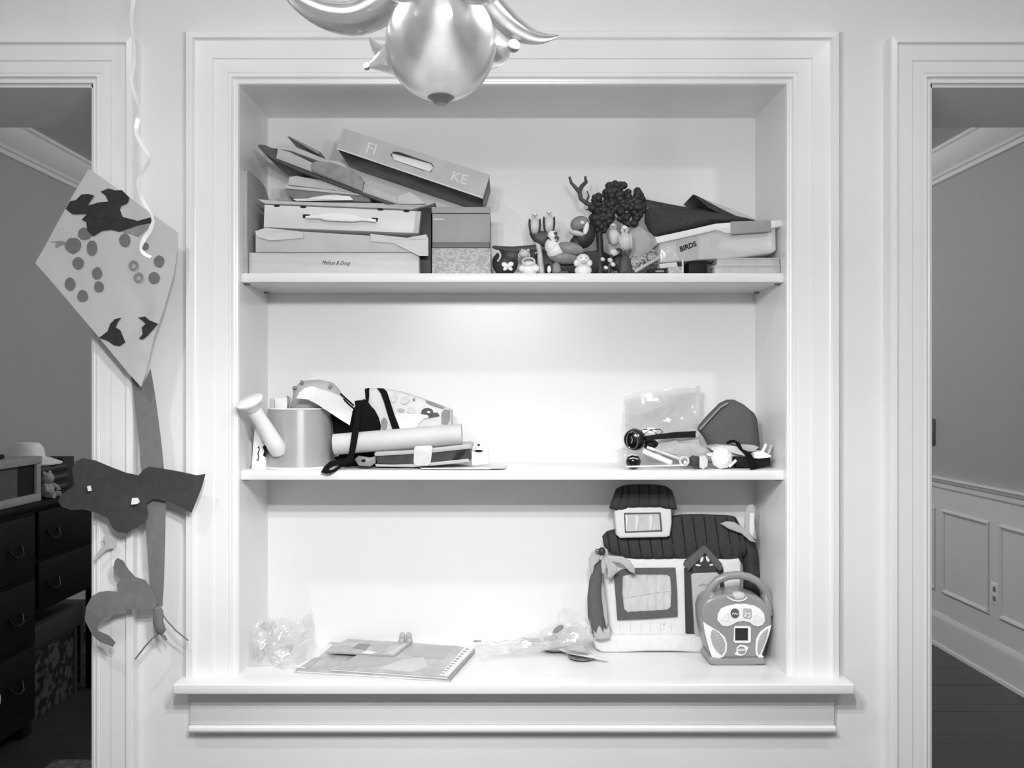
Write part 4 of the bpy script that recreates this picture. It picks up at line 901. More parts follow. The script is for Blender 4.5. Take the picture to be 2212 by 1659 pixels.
put('zip_strip', B().prism(lay([(1023, 1384), (1040, 1383), (1040, 1387), (1024, 1387)], S0+.02, .2), (0, 0, .001)), 'toy_mid', t)
# dishes under the bag
def dish(name, label, px_, py_, rx, mat, z=S0, h=.006):
    d = (CZ-z)*F/(py_-VY); c = Vector(((px_-VX)*d/F, d-CD, z)); r = rx*d/F
    return put(name, B().lathe([(0, 0), (r*.6, 0), (r, h), (r*.97, h+.001), (r*.58, .0015), (0, .0015)], c, 32), mat, label=label, cat='dish')
dish('toy_plate', 'small grey toy plate lying furthest left under the plastic bag', 1200, 1404, 30, 'toy_mid')
dish('toy_saucer', 'small grey toy saucer in front of the plush house base', 1256, 1423, 30, 'toy_mid')
put('toy_food', B().pillow([(1218, 1402), (1240, 1390), (1262, 1392), (1268, 1400), (1272, 1412), (1240, 1408)], .10, .012, S0), 'toy_grey', label='grey lump of toy food between the toy plates', cat='toy')
put('toy_knife', B().prism(lay([(1206, 1404), (1212, 1402), (1260, 1409), (1315, 1425), (1305, 1426), (1230, 1413)], S0+.010), (0, 0, .0018)), 'case_white', label='white plastic toy knife lying across the saucer', cat='toy')

# ------------------------------------------------------------------ plush house
t = thing('plush_house', 'plush toy house with dark striped roof, dormer, window, door and palm trees', 'toy house', (xpx(1450, .16), .17, S0)); y = .150
def soft(pts, y0, y1, bev=.006, seg=3): return B().px(pts, y0, y1, bev=bev, seg=seg)
bs = B().px([(1282, 1376), (1330, 1373), (1440, 1372), (1545, 1374), (1548, 1395), (1540, 1411), (1520, 1411), (1450, 1408), (1400, 1408), (1330, 1412), (1300, 1410), (1287, 1402), (1283, 1390)], .148, .205, S0, bev=.007, seg=3)
put('base', bs, 'plush_white', t, ang=60)
put('wall', soft([(1308, 1205), (1596, 1205), (1602, 1216), (1600, 1300), (1596, 1380), (1550, 1381), (1324, 1377), (1317, 1350), (1309, 1260)], .166, .21, .007), 'plush_white', t, ang=60)
for x_ in (1340, 1362, 1384, 1405, 1427, 1450): put('wall_seam', B().tube([at(x_, 1345, .1656), at(x_+.5, 1374, .1656)], .0006, 6), 'toy_pale', t)
# striped roof: padded strips between sewn seams
def padded(cols, y0, dep, n=7):
    """cols = [(x_top, y_top, x_bottom, y_bottom)] seam lines; each strip bulges forward"""
    bb = B(); bm = bb.bm; rows = []
    for i in range(len(cols)-1):
        for j in range(n if i < len(cols)-2 else n+1):
            f = j/n; a, c = cols[i], cols[i+1]
            top = (a[0]+(c[0]-a[0])*f, a[1]+(c[1]-a[1])*f); bot = (a[2]+(c[2]-a[2])*f, a[3]+(c[3]-a[3])*f)
            row = []
            for m in range(7):
                g = m/6; px_, py_ = top[0]+(bot[0]-top[0])*g, top[1]+(bot[1]-top[1])*g
                yy = y0-dep*(.10*math.sin(PI*f)**.5+.80*math.sin(PI*(.08+.84*g))**.6)
                row.append(bm.verts.new(at(px_, py_, y0)+Vector((0, yy-y0, 0))))
            rows.append(row)
    for r0, r1 in zip(rows, rows[1:]):
        for m in range(6): bm.faces.new((r0[m], r1[m], r1[m+1], r0[m+1]))
    ex = bmesh.ops.extrude_face_region(bm, geom=bm.faces[:])
    for v in ex['geom']:
        if isinstance(v, bmesh.types.BMVert): v.co.y = y0+.012
    bmesh.ops.recalc_face_normals(bm, faces=bm.faces[:])
    return bb
seams = [(1302, 1160, 1306, 1182), (1312, 1149, 1318, 1194), (1330, 1144, 1340, 1200), (1352, 1144, 1362, 1205), (1376, 1144, 1386, 1206), (1400, 1143, 1410, 1206), (1424, 1143, 1434, 1206), (1446, 1118, 1456, 1205), (1472, 1113, 1482, 1205), (1496, 1112, 1507, 1205), (1520, 1112, 1530, 1205), (1544, 1113, 1556, 1206), (1568, 1114, 1582, 1206), (1587, 1116, 1604, 1200), (1594, 1128, 1612, 1190)]
rf = put('roof', padded(seams, .175, .022), 'plush_dark', t, ang=70)
for s in seams[1:-1]: put('roof_seam', B().tube([at(s[0]+(s[2]-s[0])*g, s[1]+(s[3]-s[1])*g, .175-.022*.82*math.sin(PI*(.08+.84*g))**.6) for g in [.05, .2, .4, .6, .8, .95]], .0017, 6), 'black', rf)
# dormer
dm = put('dormer_wall', soft([(1328, 1100), (1334, 1095), (1444, 1094), (1451, 1100), (1452, 1130), (1448, 1158), (1440, 1161), (1340, 1163), (1332, 1156)], .135, .165, .006), 'plush_white', t, ang=60)
ds = [(1332, 1057, 1317, 1098), (1346, 1050, 1336, 1103), (1358, 1048, 1356, 1096), (1380, 1047, 1380, 1095), (1401, 1047, 1402, 1095), (1423, 1048, 1424, 1095), (1440, 1051, 1446, 1100), (1450, 1058, 1461, 1100)]
dr = put('dormer_roof', padded(ds, .145, .022), 'plush_dark', t, ang=70)
for s in ds[1:-1]: put('roof_seam', B().tube([at(s[0]+(s[2]-s[0])*g, s[1]+(s[3]-s[1])*g, .145-.022*.82*math.sin(PI*(.08+.84*g))**.6) for g in [.05, .2, .4, .6, .8, .95]], .0015, 6), 'black', dr)
wq = [(1348, 1109), (1426, 1108), (1430, 1147), (1350, 1150)]
put('dormer_frame', B().px([(1348, 1108), (1427, 1107), (1431, 1148), (1350, 1151)], .1335, .137, holes=[[(1351, 1111), (1424, 1110), (1427, 1145), (1353, 1148)]]), 'plush_frame', dm, smooth=False)
for xa, xb in ((1351, 1373), (1376, 1403), (1406, 1426)): put('dormer_pane', B().px([(xa, 1111), (xb, 1111), (xb, 1146), (xa+1, 1147)], .1345, .137), 'curtain', dm, smooth=False)
for x_ in (1352, 1375, 1405): put('curtain_fold_glint', B().tube([at(x_, 1112, .134), at(x_+2.5, 1120, .133), at(x_+2, 1132, .133), at(x_+.5, 1146, .134)], [.002, .0035, .003, .001], 8), 'enamel', dm)  # curtain folds in glossy white, standing for bright glints on the panes
# big window
put('window_frame', B().px([(1327, 1246), (1340, 1232), (1360, 1228), (1459, 1227), (1463, 1280), (1464, 1332), (1400, 1337), (1334, 1340), (1331, 1300)], .160, .168, holes=[[(1345, 1243), (1360, 1240), (1440, 1240), (1448, 1246), (1451, 1280), (1449, 1312), (1442, 1318), (1356, 1323), (1348, 1316), (1344, 1280)]]), 'plush_frame', t, smooth=False)
cu_ = B(); L_, R_ = [], []
for i in range(25):
    f = i/24; x_ = 1342+(1453-1342)*f; yy = .1650+.0012*math.sin(f*38)
    L_.append(at(x_, 1238, yy)); R_.append(at(x_, 1326, yy))
put('window_curtain', cu_.strip(L_, R_).solid(.0006), 'curtain', t)
put('curtain_hem', B().tube([at(1346, 1291, .1635), at(1380, 1286, .1632), at(1415, 1280, .1632), at(1450, 1276, .1635)], .0008, 6), 'toy_pale', t)
put('button', B().epx(1434, 1347, 2.4, 2.4, .165), 'toy_pale', t)
# door and gable
put('door_frame', B().px([(1479, 1228), (1562, 1226), (1566, 1290), (1560, 1370), (1482, 1368)], .159, .168, holes=[[(1496, 1240), (1556, 1238), (1557, 1366), (1498, 1366)]]), 'plush_dark', t, smooth=False)
dl = put('door_leaf', soft([(1494, 1243), (1500, 1238), (1548, 1236), (1556, 1244), (1558, 1372), (1530, 1376), (1502, 1378)], .150, .166, .003), 'plush_leaf', t, ang=60)
put('door_scribble', B().tube([at(1509+i*2.1, 1264+3.2*math.sin(i*2.2)-.15*i, .1496) for i in range(16)], .0008, 6), 'toy_mid', dl)
put('knob', B().epx(1512, 1312, 3, 2, .149), 'toy_dark', dl)
gb = put('gable', B().px([(1479, 1222), (1482, 1214), (1517, 1181), (1524, 1179), (1530, 1184), (1560, 1218), (1562, 1230), (1555, 1235), (1545, 1226), (1524, 1196), (1496, 1226), (1488, 1234)], .146, .166, bev=.003), 'plush_frame', t, ang=60)
put('gable_panel', B().px([(1496, 1226), (1524, 1198), (1548, 1226), (1546, 1236), (1496, 1237)], .150, .166), 'plush_dark', t)
for pp in (blob(1516, 1208, 3, 7, .3), blob(1529, 1207, 3.5, 7, -.3), blob(1508, 1221, 6, 2, .15), blob(1538, 1220, 6, 2, -.15)): put('fan_pane', B().px(pp, .1494, .1502), 'case_white', gb)
# palms
pl = put('palm_trunk', B().tube([at(1300, 1210, .150), at(1292, 1228, .148), at(1286, 1255, .146), at(1284, 1290, .145), at(1287, 1330, .145), at(1293, 1365, .146)], [.008, .011, .0145, .0165, .0185, .0195], 16, flat=.7), 'plush_frame', t, ang=70)
zz = [(1280, 1360), (1288, 1369), (1291, 1358), (1296, 1352), (1300, 1360), (1304, 1368), (1304, 1357), (1310, 1362), (1316, 1350), (1319, 1366), (1318, 1378), (1300, 1382), (1286, 1380)]
put('grass_cuff', B().px(zz, .128, .15, bev=.002), 'plush_leaf', pl)
for pts in ([(1300, 1196), (1290, 1186), (1278, 1192), (1271, 1208), (1274, 1228), (1280, 1240), (1284, 1222), (1294, 1212)], [(1302, 1198), (1320, 1200), (1345, 1202), (1360, 1210), (1372, 1228), (1372, 1240), (1362, 1236), (1352, 1224), (1330, 1212), (1312, 1210)], [(1302, 1200), (1316, 1206), (1332, 1222), (1334, 1234), (1322, 1248), (1312, 1252), (1312, 1230), (1306, 1214)], [(1300, 1200), (1308, 1212), (1310, 1224), (1306, 1242), (1300, 1238), (1298, 1220)], [(1296, 1190), (1302, 1182), (1312, 1186), (1314, 1198), (1304, 1202)]):
    put('palm_leaf', B().pillow(pts, .136, .005), 'plush_leaf', pl)
put('coconut_and_glint', B().epx(1300, 1191, 8, 9, .128), 'toy_darker', pl); put('coconut_and_glint', B().epx(1290, 1190, 5, 5, .124), 'chrome', pl)  # the chrome ball is the dark coconut's glint, made solid
p2 = put('palm_trunk', B().tube([at(1592, 1150, .19), at(1608, 1160, .188), at(1620, 1195, .186), at(1624, 1240, .185), at(1622, 1300, .185), at(1618, 1385, .185)], [.010, .016, .019, .019, .020, .021], 16, flat=.8), 'toy_darker', t, ang=70)
for pts in ([(1556, 1131), (1568, 1126), (1585, 1127), (1600, 1136), (1622, 1158), (1634, 1172), (1622, 1170), (1604, 1154), (1588, 1148), (1572, 1142)], [(1606, 1158), (1608, 1122), (1611, 1100), (1616, 1091), (1626, 1089), (1632, 1098), (1630, 1130), (1634, 1165), (1622, 1162)]):
    put('palm_leaf', B().pillow(pts, .142, .005), 'plush_leaf', p2)
put('leaf_lining', B().px([(1620, 1108), (1629, 1108), (1630, 1140), (1626, 1160), (1619, 1148)], .1362, .139, bev=.001), 'case_white', p2)

# ------------------------------------------------------------------ toy music player
t = thing('toy_music_player', 'grey rounded toy music player with carrying handle and little dark screen', 'toy radio', (xpx(1592, .07), .09, S0)); y = .062
k = mpp(y)
bp2 = [(1538, 1424), (1530, 1400), (1522, 1372), (1517, 1345), (1516, 1320), (1521, 1302), (1532, 1292), (1550, 1287), (1575, 1283), (1600, 1282), (1622, 1285), (1642, 1292), (1656, 1302), (1667, 1322), (1669, 1345), (1665, 1372), (1656, 1398), (1647, 1424)]
put('body', B().px(bp2, y, y+.075, bev=.009, seg=4), 'radio_body', t, ang=60)
fp = lambda pts, d, mat, name, par=None, bev=0, holes=(): put(name, B().px(pts, y-d, y+.001, bev=bev, holes=holes), mat, par or t)
put('handle', B().tube([at(1524, 1312, y+.03), at(1527, 1290, y+.027), at(1536, 1268, y+.025), at(1552, 1252, y+.023), at(1572, 1244, y+.022), at(1595, 1242, y+.022), at(1617, 1246, y+.022), at(1636, 1256, y+.023), at(1651, 1272, y+.025), at(1660, 1292, y+.027), at(1663, 1314, y+.03)], [.012, .0105, .0095, .009, .009, .009, .009, .009, .0095, .0105, .012], 16), 'radio_body', t, ang=70)
put('shoulder', B().pillow([(1516, 1330), (1518, 1300), (1532, 1276), (1545, 1280), (1546, 1294), (1560, 1300), (1540, 1340)], y+.02, .018).pillow([(1668, 1330), (1664, 1300), (1654, 1280), (1646, 1286), (1648, 1300), (1635, 1306), (1650, 1340)], y+.02, .018), 'radio_body', t, ang=70)
put('foot', B().px([(1536, 1420), (1560, 1424), (1648, 1421), (1655, 1429), (1654, 1436), (1600, 1440), (1548, 1440), (1536, 1436), (1530, 1428)], y-.006, y+.08, S0, bev=.004, seg=3), 'radio_body', t, ang=60)
panel = [(1550, 1340), (1551, 1326), (1558, 1315), (1572, 1309), (1592, 1305), (1610, 1305), (1628, 1308), (1642, 1315), (1651, 1326), (1653, 1340), (1648, 1350), (1638, 1354), (1628, 1351), (1618, 1344), (1606, 1342), (1592, 1344), (1582, 1350), (1572, 1354), (1560, 1352)]
pn = fp(panel, .003, 'enamel', 'button_panel', bev=.001)
put('top_button', B().epx(1594, 1287, 18, 10, y+.010, 12), 'lens', t); put('button_rim', B().tube([at(1571, 1290, y-.0005), at(1582, 1296, y-.0015), at(1596, 1299, y-.002), at(1608, 1296, y-.0015), at(1614, 1291, y-.0005)], .0016, 8), 'enamel', t)
r1 = put('round_button', B().px(blob(1588, 1325, 9.5, 10.5, 0, 16), y-.0055, y-.002, bev=.001), 'plush_frame', pn); 
put('button_mark', B().tube([at(1582, 1327, y-.0058), at(1585, 1324, y-.0058), at(1587, 1328, y-.0058), at(1589, 1324, y-.0058), at(1592, 1328, y-.0058), at(1595, 1325, y-.0058)], .0011, 6), 'enamel', r1)
r2 = put('note_button', B().px([(1606, 1316), (1608, 1314), (1622, 1315), (1624, 1318), (1624, 1332), (1620, 1337), (1607, 1335), (1605, 1331)], y-.0055, y-.002, bev=.001), 'toy_grey', pn)
put('note_mark', B().tube([at(1611, 1331, y-.0058), at(1611, 1320, y-.0058), at(1620, 1321, y-.0058), at(1620, 1333, y-.0058)], .0011, 6).epx(1609.5, 1331, 2.2, 1.7, y-.0056, 1).epx(1618, 1333, 2.2, 1.7, y-.0056, 1).tube([at(1611, 1325, y-.0058), at(1620, 1326, y-.0058)], .0009, 6), 'enamel', r2)
for sg, c in ((-1, 1566), (1, 1637)):
    arrow = [(-sg*-8, 0)]
    ar = [(c-sg*9, 1334), (c-sg*3, 1327), (c-sg*1, 1331), (c+sg*2, 1326), (c+sg*10, 1338), (c-sg*1, 1343), (c-sg*1, 1339), (c-sg*7, 1342)]
    ar = [(c-sg*7, 1330), (c-sg*1, 1327), (c+sg*0, 1332), (c+sg*10, 1338), (c+sg*1, 1344), (c-sg*1, 1339), (c-sg*8, 1341)] if sg > 0 else [(c+7, 1326), (c+1, 1330), (c, 1334), (c-9, 1342), (c+2, 1341), (c+1, 1345), (c+8, 1338)]
    put('arrow_outline', B().tube([at(p[0], p[1], y-.0031) for p in ar], .0005, 6, True), 'toy_pale', pn)
sq = [(1586, 1356), (1589, 1353), (1619, 1353), (1622, 1356), (1622, 1386), (1619, 1389), (1588, 1389), (1585, 1386)]
sf = fp(sq, .003, 'enamel', 'screen_frame', holes=[[(1588, 1357), (1616, 1357), (1616, 1384), (1588, 1384)]])
put('screen', B().px([(1587.5, 1356.5), (1616.5, 1356.5), (1616.5, 1384.5), (1587.5, 1384.5)], y-.0012, y+.001), 'radio_screen', t)
em = fp([(1587, 1414), (1591, 1408), (1592, 1399), (1600, 1393), (1610, 1395), (1617, 1398), (1614, 1406), (1610, 1413), (1602, 1417), (1594, 1416)], .0022, 'enamel', 'emblem', bev=.0005)
put('emblem_disc', B().px(blob(1602, 1405, 9, 8.5), y-.0028, y-.002), 'toy_mid', em); put('emblem_band', B().px([(1593, 1402), (1611, 1401), (1611, 1406), (1593, 1407)], y-.0032, y-.0026), 'toy_pale', em)
SPL = [(1519, 1343), (1534, 1353), (1553, 1364), (1566, 1376), (1571, 1390), (1570, 1408), (1562, 1420), (1550, 1424), (1538, 1420), (1530, 1395), (1523, 1368)]
s1 = fp(SPL, .0022, 'enamel', 'speaker_surround', bev=.0008)
put('speaker_mesh', B().px([(1541, 1359), (1553, 1367), (1562, 1378), (1567, 1391), (1566, 1406), (1559, 1416), (1548, 1407), (1539, 1392), (1535, 1375), (1537, 1364)], y-.0032, y-.002, bev=.0004), 'radio_mesh', s1)
SPR = [(1667, 1350), (1654, 1356), (1642, 1366), (1634, 1380), (1632, 1400), (1633, 1414), (1640, 1422), (1648, 1424), (1650, 1418), (1645, 1414), (1652, 1396), (1661, 1372)]
s2 = fp(SPR, .0022, 'enamel', 'speaker_surround', bev=.0008)
put('speaker_mesh', B().px([(1660, 1358), (1650, 1364), (1641, 1375), (1637, 1388), (1636, 1404), (1638, 1415), (1643, 1411), (1650, 1394), (1657, 1374)], y-.0032, y-.002, bev=.0004), 'radio_mesh', s2)

# ------------------------------------------------------------------ kite and tail, taped to the door casing
KY = -.062
def ky(c):   # shallow fold down the middle
    pmid = at(237, 512, KY); pb = at(305, 830, KY); f = (pmid.z-c.z)/(pmid.z-pb.z); xm = pmid.x+(pb.x-pmid.x)*f
    return -.010*max(0, 1-abs(c.x-xm)/.14)
t = thing('paper_kite', 'grey paper kite with dark torn-paper dots in front of the left door casing', 'kite', at(309, 835, KY))
put('sheet', B().cloth([(76, 568), (163, 420), (197, 368), (208, 374), (384, 502), (383, 540), (376, 592), (356, 666), (336, 726), (320, 800), (309, 836), (280, 805), (204, 714), (140, 640)], KY, .003, 6, 4, .0007, 2, ky), 'kite_paper', t, ang=60)
def deco(pts, mat, name, off=.0022):
    return put(name, B().cloth(pts, KY-off, .003, 6, 2, .0006, 2, ky), mat, t, ang=60)
deco([(145, 452), (155, 436), (168, 434), (180, 422), (195, 421), (208, 425), (200, 436), (194, 446), (215, 440), (238, 437), (232, 424), (222, 416), (238, 409), (252, 413), (266, 412), (282, 428), (278, 440), (264, 447), (262, 455), (268, 470), (300, 478), (326, 470), (330, 482), (300, 488), (280, 496), (262, 502), (245, 498), (225, 500), (205, 512), (192, 500), (190, 480), (180, 476), (192, 464), (160, 464)], 'kite_glue', 'torn_paper_figure', .0026)
deco([(262, 480), (300, 478), (322, 476), (322, 492), (300, 512), (286, 505), (270, 503)], 'kite_mid', 'torn_paper_wing')
for (px_, py_, rx, ry) in ((160, 531, 18, 17), (202, 537, 12, 16), (186, 506, 15, 13), (171, 569, 13, 13), (213, 591, 11, 13), (153, 614, 12, 14), (217, 620, 11, 12), (181, 640, 12, 13), (273, 520, 12, 15), (316, 533, 7, 8), (345, 565, 11, 13), (335, 601, 12, 13)):
    deco([(px_+rx*math.cos(a)*random.uniform(.93, 1.05), py_+ry*math.sin(a)*random.uniform(.93, 1.05)) for a in [i*PI/8 for i in range(16)]], 'kite_dot', 'paper_dot')
for (px_, py_) in ((288, 573), (299, 599)):
    put('worn_dot', B().px(blob(px_, py_, 10, 11, .5, 14), KY-.0112, KY-.0106, holes=[blob(px_+1, py_, 5, 6, .5, 10)]), 'kite_mid', t, smooth=False)
deco([(107, 522), (135, 521), (150, 524), (130, 530), (122, 535), (119, 530), (128, 524)], 'kite_mid', 'torn_paper_scrap')
deco([(217, 730), (236, 716), (242, 700), (252, 690), (266, 687), (258, 698), (254, 708), (264, 714), (275, 740), (262, 748), (250, 746), (235, 736)], 'kite_glue', 'torn_paper_wing')
deco([(302, 687), (316, 684), (325, 692), (344, 700), (334, 712), (322, 726), (312, 734), (304, 732), (312, 722), (310, 708), (318, 700), (310, 692)], 'kite_glue', 'torn_paper_wing')
TY = -.045
t2 = thing('kite_tail', 'long dark paper kite tail with two torn bows and frayed strings, hanging down the wall', 'kite tail', at(335, 1425, TY))
put('strip', B().cloth([(283, 810), (307, 836), (325, 796), (334, 850), (348, 960), (354, 1020), (358, 1090), (357, 1160), (354, 1240), (350, 1310), (324, 1310), (322, 1240), (318, 1160), (311, 1080), (304, 1010), (300, 950), (291, 870)], TY, .006, 5, 3, .0007, 5), 'tail', t2, ang=60)
put('bow', B().cloth([(158, 1010), (166, 996), (180, 990), (205, 994), (240, 1009), (270, 1021), (298, 1027), (310, 1014), (322, 1008), (345, 1011), (384, 1018), (424, 1027), (443, 1024), (434, 1056), (414, 1108), (398, 1100), (378, 1090), (362, 1084), (330, 1078), (316, 1088), (320, 1112), (312, 1128), (296, 1140), (276, 1151), (256, 1149), (243, 1140), (232, 1120), (205, 1108), (180, 1101), (152, 1102), (132, 1094), (125, 1082), (132, 1068), (150, 1056), (162, 1048), (160, 1030)], TY-.014, .010, 9, 3, .0007, 8), 'bow', t2, ang=60)
put('bow_scrap', B().px([(285, 1076), (298, 1075), (302, 1084), (296, 1089), (283, 1090)], TY-.028, TY-.0275), 'paper', t2); put('bow_scrap', B().px([(188, 1050), (196, 1049), (198, 1060), (190, 1061)], TY-.028, TY-.0275), 'paper', t2)
put('lower_bow', B().cloth([(246, 1212), (252, 1206), (264, 1212), (276, 1232), (290, 1247), (312, 1254), (326, 1272), (340, 1300), (334, 1316), (300, 1316), (268, 1316), (244, 1324), (225, 1336), (210, 1350), (212, 1362), (238, 1372), (252, 1386), (246, 1396), (215, 1386), (198, 1372), (188, 1352), (182, 1340), (186, 1310), (198, 1288), (214, 1279), (232, 1277), (254, 1279), (250, 1264), (258, 1252), (246, 1242), (242, 1228)], TY-.014, .010, 9, 3, .0007, 12), 'bow_low', t2, ang=60)
put('knot', B().pillow([(330, 1310), (344, 1308), (352, 1320), (352, 1345), (358, 1362), (350, 1372), (338, 1366), (332, 1345)], TY-.006, .008), 'tail', t2)
put('string', B().tube([at(346, 1366, TY), at(330, 1378, TY-.004), at(312, 1398, TY-.006), at(292, 1424, TY-.004)], .0016, 8).tube([at(348, 1322, TY), at(360, 1340, TY-.006), at(380, 1362, TY-.008), at(407, 1384, TY-.004)], .0016, 8).tube([at(354, 1372, TY), at(360, 1382, TY-.003)], .002, 8), 'tail', t2)
put('paper_scrap', B().cloth([(222, 1160), (232, 1155), (246, 1160), (252, 1172), (246, 1184), (232, 1186), (216, 1200), (204, 1212), (204, 1204), (216, 1186), (228, 1176)], -.036, .003, 30, 2, .0006, 3), 'paper_mid', label='small torn scrap of grey paper taped to the left door casing between the bows', cat='paper')

# ------------------------------------------------------------------ curled ribbon hanging from the ceiling
RY = -.55
rp = [(288, 0, 9), (284, 30, 6), (284, 60, 5), (289, 95, 5), (290, 130, 7), (284, 160, 9), (283, 176, 8), (291, 205, 7), (302, 240, 3), (297, 262, 12), (294, 285, 10), (303, 308, 9), (318, 332, 10), (323, 347, 2), (310, 368, 8), (299, 390, 8), (300, 412, 3), (312, 440, 9), (330, 470, 2), (325, 495, 8), (312, 515, 13), (304, 535, 3), (311, 548, 10), (326, 556, 9)]
pts = [(at(a, b_, RY), wv) for a, b_, wv in rp]
top = pts[0][0]
pre = [(Vector((top.x+.004*math.sin(i*1.3), RY, top.z+(ZC-top.z)*(1-i/12))), 9 if i % 2 else 5) for i in range(12)]
pts = pre+pts; fine = []
for i in range(len(pts)-1):
    for j in range(5):
        f = j/5; p_0 = pts[max(i-1, 0)][0]; p_1 = pts[i][0]; p_2 = pts[i+1][0]; p_3 = pts[min(i+2, len(pts)-1)][0]
        c = .5*((2*p_1)+(p_2-p_0)*f+(2*p_0-5*p_1+4*p_2-p_3)*f*f+(3*p_1-p_0-3*p_2+p_3)*f**3)
        fine.append((c, pts[i][1]+(pts[i+1][1]-pts[i][1])*f))
fine.append(pts[-1])
L_, R_ = [], []; wmax = 9*mpp(RY)
for i, (c, wv) in enumerate(fine):
    tg = fine[min(i+1, len(fine)-1)][0]-fine[max(i-1, 0)][0]; tg.normalize()
    n_ = tg.cross(Vector((0, 1, 0))).normalized(); cs = min(1, wv/13); d = n_*cs+Vector((0, 1, 0))*math.sqrt(1-cs*cs)
    L_.append(c+d*wmax/2); R_.append(c-d*wmax/2)
put('curled_ribbon', B().strip(L_, R_).solid(.0003), 'ribbon', label='white shiny curled ribbon dangling from above on the left', cat='ribbon', ang=80)

# ------------------------------------------------------------------ the room on the left
sb = thing('sideboard', 'dark wooden sideboard with drawers and brass pulls in the room on the left', 'sideboard', (-2.12, 1.55, 0))
XF = -1.88
put('pedestal', B().box(-2.36, XF, .95, 1.583, .06, .9), 'dark_wood', sb, smooth=False)
put('drawer_case', B().box(-2.36, XF-.004, 1.583, 2.15, .477, .9), 'dark_wood', sb, smooth=False)
put('top', B().box(-2.37, XF+.02, .93, 2.17, .9, .922, .003), 'dark_wood', sb)
for z0, z1 in ((.12, .36), (.38, .62), (.64, .88)):
    d = put('drawer_front', B().box(XF, XF+.014, .97, 1.563, z0, z1, .004), 'dark_wood', sb)
    for yy in (1.12, 1.42): put('pull', B().tube([(XF+.016, yy-.045, (z0+z1)/2+.01), (XF+.03, yy-.03, (z0+z1)/2-.02), (XF+.034, yy, (z0+z1)/2-.026), (XF+.03, yy+.03, (z0+z1)/2-.02), (XF+.016, yy+.045, (z0+z1)/2+.01)], .004, 8), 'brass', d)
for z0, z1 in ((.487, .68), (.695, .885)):
    d = put('drawer_front', B().box(XF-.004, XF+.009, 1.60, 2.13, z0, z1, .004), 'dark_wood', sb)
    for yy in (1.70,): put('pull', B().tube([(XF+.012, yy-.045, (z0+z1)/2+.01), (XF+.026, yy-.03, (z0+z1)/2-.02), (XF+.03, yy, (z0+z1)/2-.026), (XF+.026, yy+.03, (z0+z1)/2-.02), (XF+.012, yy+.045, (z0+z1)/2+.01)], .004, 8), 'brass', d)
for x_ in (XF-.03, -2.33): put('leg', B().box(x_-.02, x_+.02, 2.10, 2.14, 0, .477, .003), 'dark_wood', sb)
for yy in (.98, 1.55): put('foot', B().box(-2.34, XF-.01, yy-.03, yy+.03, 0, .06, .004), 'dark_wood', sb)
for i, (y0, y1, lab) in enumerate(((1.66, 2.055, 'patterned fabric storage bin under the sideboard, nearer one'), (2.19, 2.56, 'patterned fabric storage bin beyond the sideboard leg, further one'))):
    xf = -1.95 if i == 0 else -2.0
    bn = thing('storage_bin', lab, 'bin', (-2.12, (y0+y1)/2, 0), 'patterned bins by the sideboard')
    put('side', B().box(-2.28, xf, y0, y1, 0, .285, .006), 'bin_pattern', bn); put('rim', B().box(-2.285, xf+.006, y0-.005, y1+.005, .285, .30, .003), 'bin_frame', bn)
    for yy in (y0+.012, y1-.012): put('corner_post', B().box(xf-.004, xf+.005, yy-.014, yy+.014, 0, .285), 'bin_frame', bn)
put('lid_board', B().box(-2.28, -1.93, 1.64, 2.08, .306, .398, .004), 'bin_frame', label='plain wooden lid board resting on the nearer patterned bin', cat='board')
st = thing('white_stool', 'low white stool standing in front of the sideboard at the left picture edge', 'stool', (-1.78, .75, 0))
put('seat', B().box(-1.95, -1.61, .6, .9, .36, .405, .012, 3), 'nook_white', st)
for x_ in (-1.92, -1.65):
    for y_ in (.63, .87): put('leg', B().tube([(x_, y_, .362), (x_, y_, 0)], [.016, .012], 10), 'nook_white', st)
# on the sideboard
bx = thing('wooden_display_box', 'pale wooden display box with a dark front panel on the sideboard', 'box', (-2.07, 1.3, .922)); xf = -1.9
put('body', B().box(-2.3, xf-.012, 1.0, 1.66, .922, 1.10), 'nook_panel', bx, smooth=False)
put('top', B().box(-2.31, xf+.004, .99, 1.67, 1.075, 1.105, .002), 'nook_box', bx)
put('bottom_rail', B().box(-2.31, xf, .99, 1.67, .922, .953, .002), 'nook_box', bx)
put('end_stile', B().box(-2.3, xf, 1.635, 1.668, .95, 1.078, .002), 'nook_box', bx)
put('dark_panel', B().box(xf-.013, xf-.010, 1.52, 1.635, .955, 1.074), 'black', bx, smooth=False)
put('remote_control', B().box(-2.02, -1.95, 1.22, 1.50, 1.106, 1.124, .005), 'black', label='black remote control lying on the wooden display box', cat='remote control')
put('white_card', B().box(-2.2, -2.1, 1.50, 1.60, 1.106, 1.16, .002), 'nook_white', label='little white box behind the remote control on the display box', cat='box')
t = thing('white_hat', 'white brimmed hat lying on the pile of dark books on the sideboard', 'hat', (-2.08, 1.88, 1.045))
put('brim', B().lathe([(0, 0), (.14, 0), (.142, .006), (.09, .028), (.06, .034), (0, .036)], (-2.09, 1.90, 1.052), 32), 'nook_white', t)
put('crown', B().lathe([(.075, .028), (.068, .07), (.05, .092), (0, .098)], (-2.09, 1.90, 1.052), 28), 'nook_white', t)
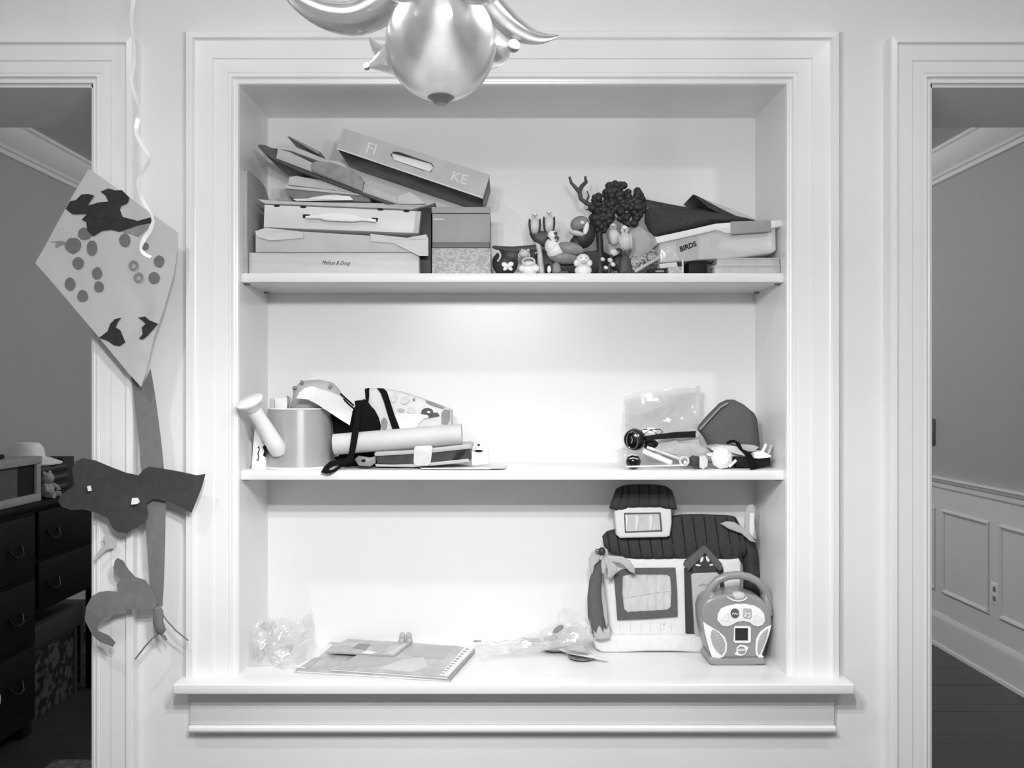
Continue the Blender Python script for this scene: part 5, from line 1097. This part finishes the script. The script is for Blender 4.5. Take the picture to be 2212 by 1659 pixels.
for i in range(6):
    bk = thing('dark_book', 'dark book in the flat pile under the white hat, %s from the bottom' % ['lowest', 'second', 'third', 'fourth', 'fifth', 'sixth'][i], 'book', (-2.1, 1.9, .922+.0215*i), 'dark books under the hat')
    z = .922+.0215*i; y1 = 2.02-.006*(i % 3)
    put('cover', B().box(-2.25, -1.965, 1.70, y1, z, z+.004), 'nook_dark', bk); put('cover', B().box(-2.25, -1.965, 1.70, y1, z+.0165, z+.0205), 'nook_dark', bk)
    put('page_block', B().box(-2.245, -1.968, 1.705, y1-.004, z+.004, z+.0165), 'black' if i % 2 == 0 else 'nook_panel', bk)
t = thing('teddy_bear', 'small pale teddy bear sitting in front of the dark books on the sideboard', 'teddy bear', (-1.92, 1.75, .922))
c = Vector((-1.925, 1.76, .922))
put('body', B().ell(c+Vector((0, 0, .033)), (.028, .03, .033)), 'nook_box', t); put('head', B().ell(c+Vector((.004, 0, .082)), (.024, .027, .025)), 'nook_box', t)
for s in (-1, 1):
    put('ear', B().ell(c+Vector((0, s*.022, .104)), (.006, .010, .010)), 'nook_box', t); put('arm', B().tube([c+Vector((.005, s*.024, .055)), c+Vector((.02, s*.042, .042)), c+Vector((.026, s*.045, .026))], [.010, .009, .010], 8), 'nook_box', t); put('leg', B().tube([c+Vector((.01, s*.016, .014)), c+Vector((.045, s*.026, .012))], [.013, .012], 8), 'nook_box', t)
put('dark_notebook', B().box(-2.2, -2.0, 2.04, 2.14, .922, 1.07, .004), 'nook_dark', label='dark notebook standing at the far end of the sideboard', cat='book')
put('patterned_rug', B().box(-1.66, -1.25, .4, 1.32, 0, .008, .002), 'rug', label='speckled pale rug corner on the dark floor of the left room', cat='rug')
# the room on the right
t = thing('wall_outlet', 'small white socket plate between two wall panels in the right room', 'outlet', (XR, 2.245, .36))
put('plate', B().box(XR-.006, XR, 2.215, 2.275, .35, .455, .002), 'nook_white', t)
for zz in (.38, .425): put('socket', B().box(XR-.0075, XR-.005, 2.233, 2.257, zz-.012, zz+.012, .002), 'toy_mid', t)
t = thing('wall_thermostat', 'grey wall control half hidden by the right door casing', 'thermostat', (XR, 2.86, 1.08))
put('housing', B().box(XR-.03, XR, 2.815, 2.93, 1.09, 1.225, .006), 'box_grey', t); put('dial', B().lathe([(.02, 0), (.018, .008), (0, .01)], (XR-.03, 2.87, 1.16), 16, (-1, 0, 0)), 'nook_box', t)
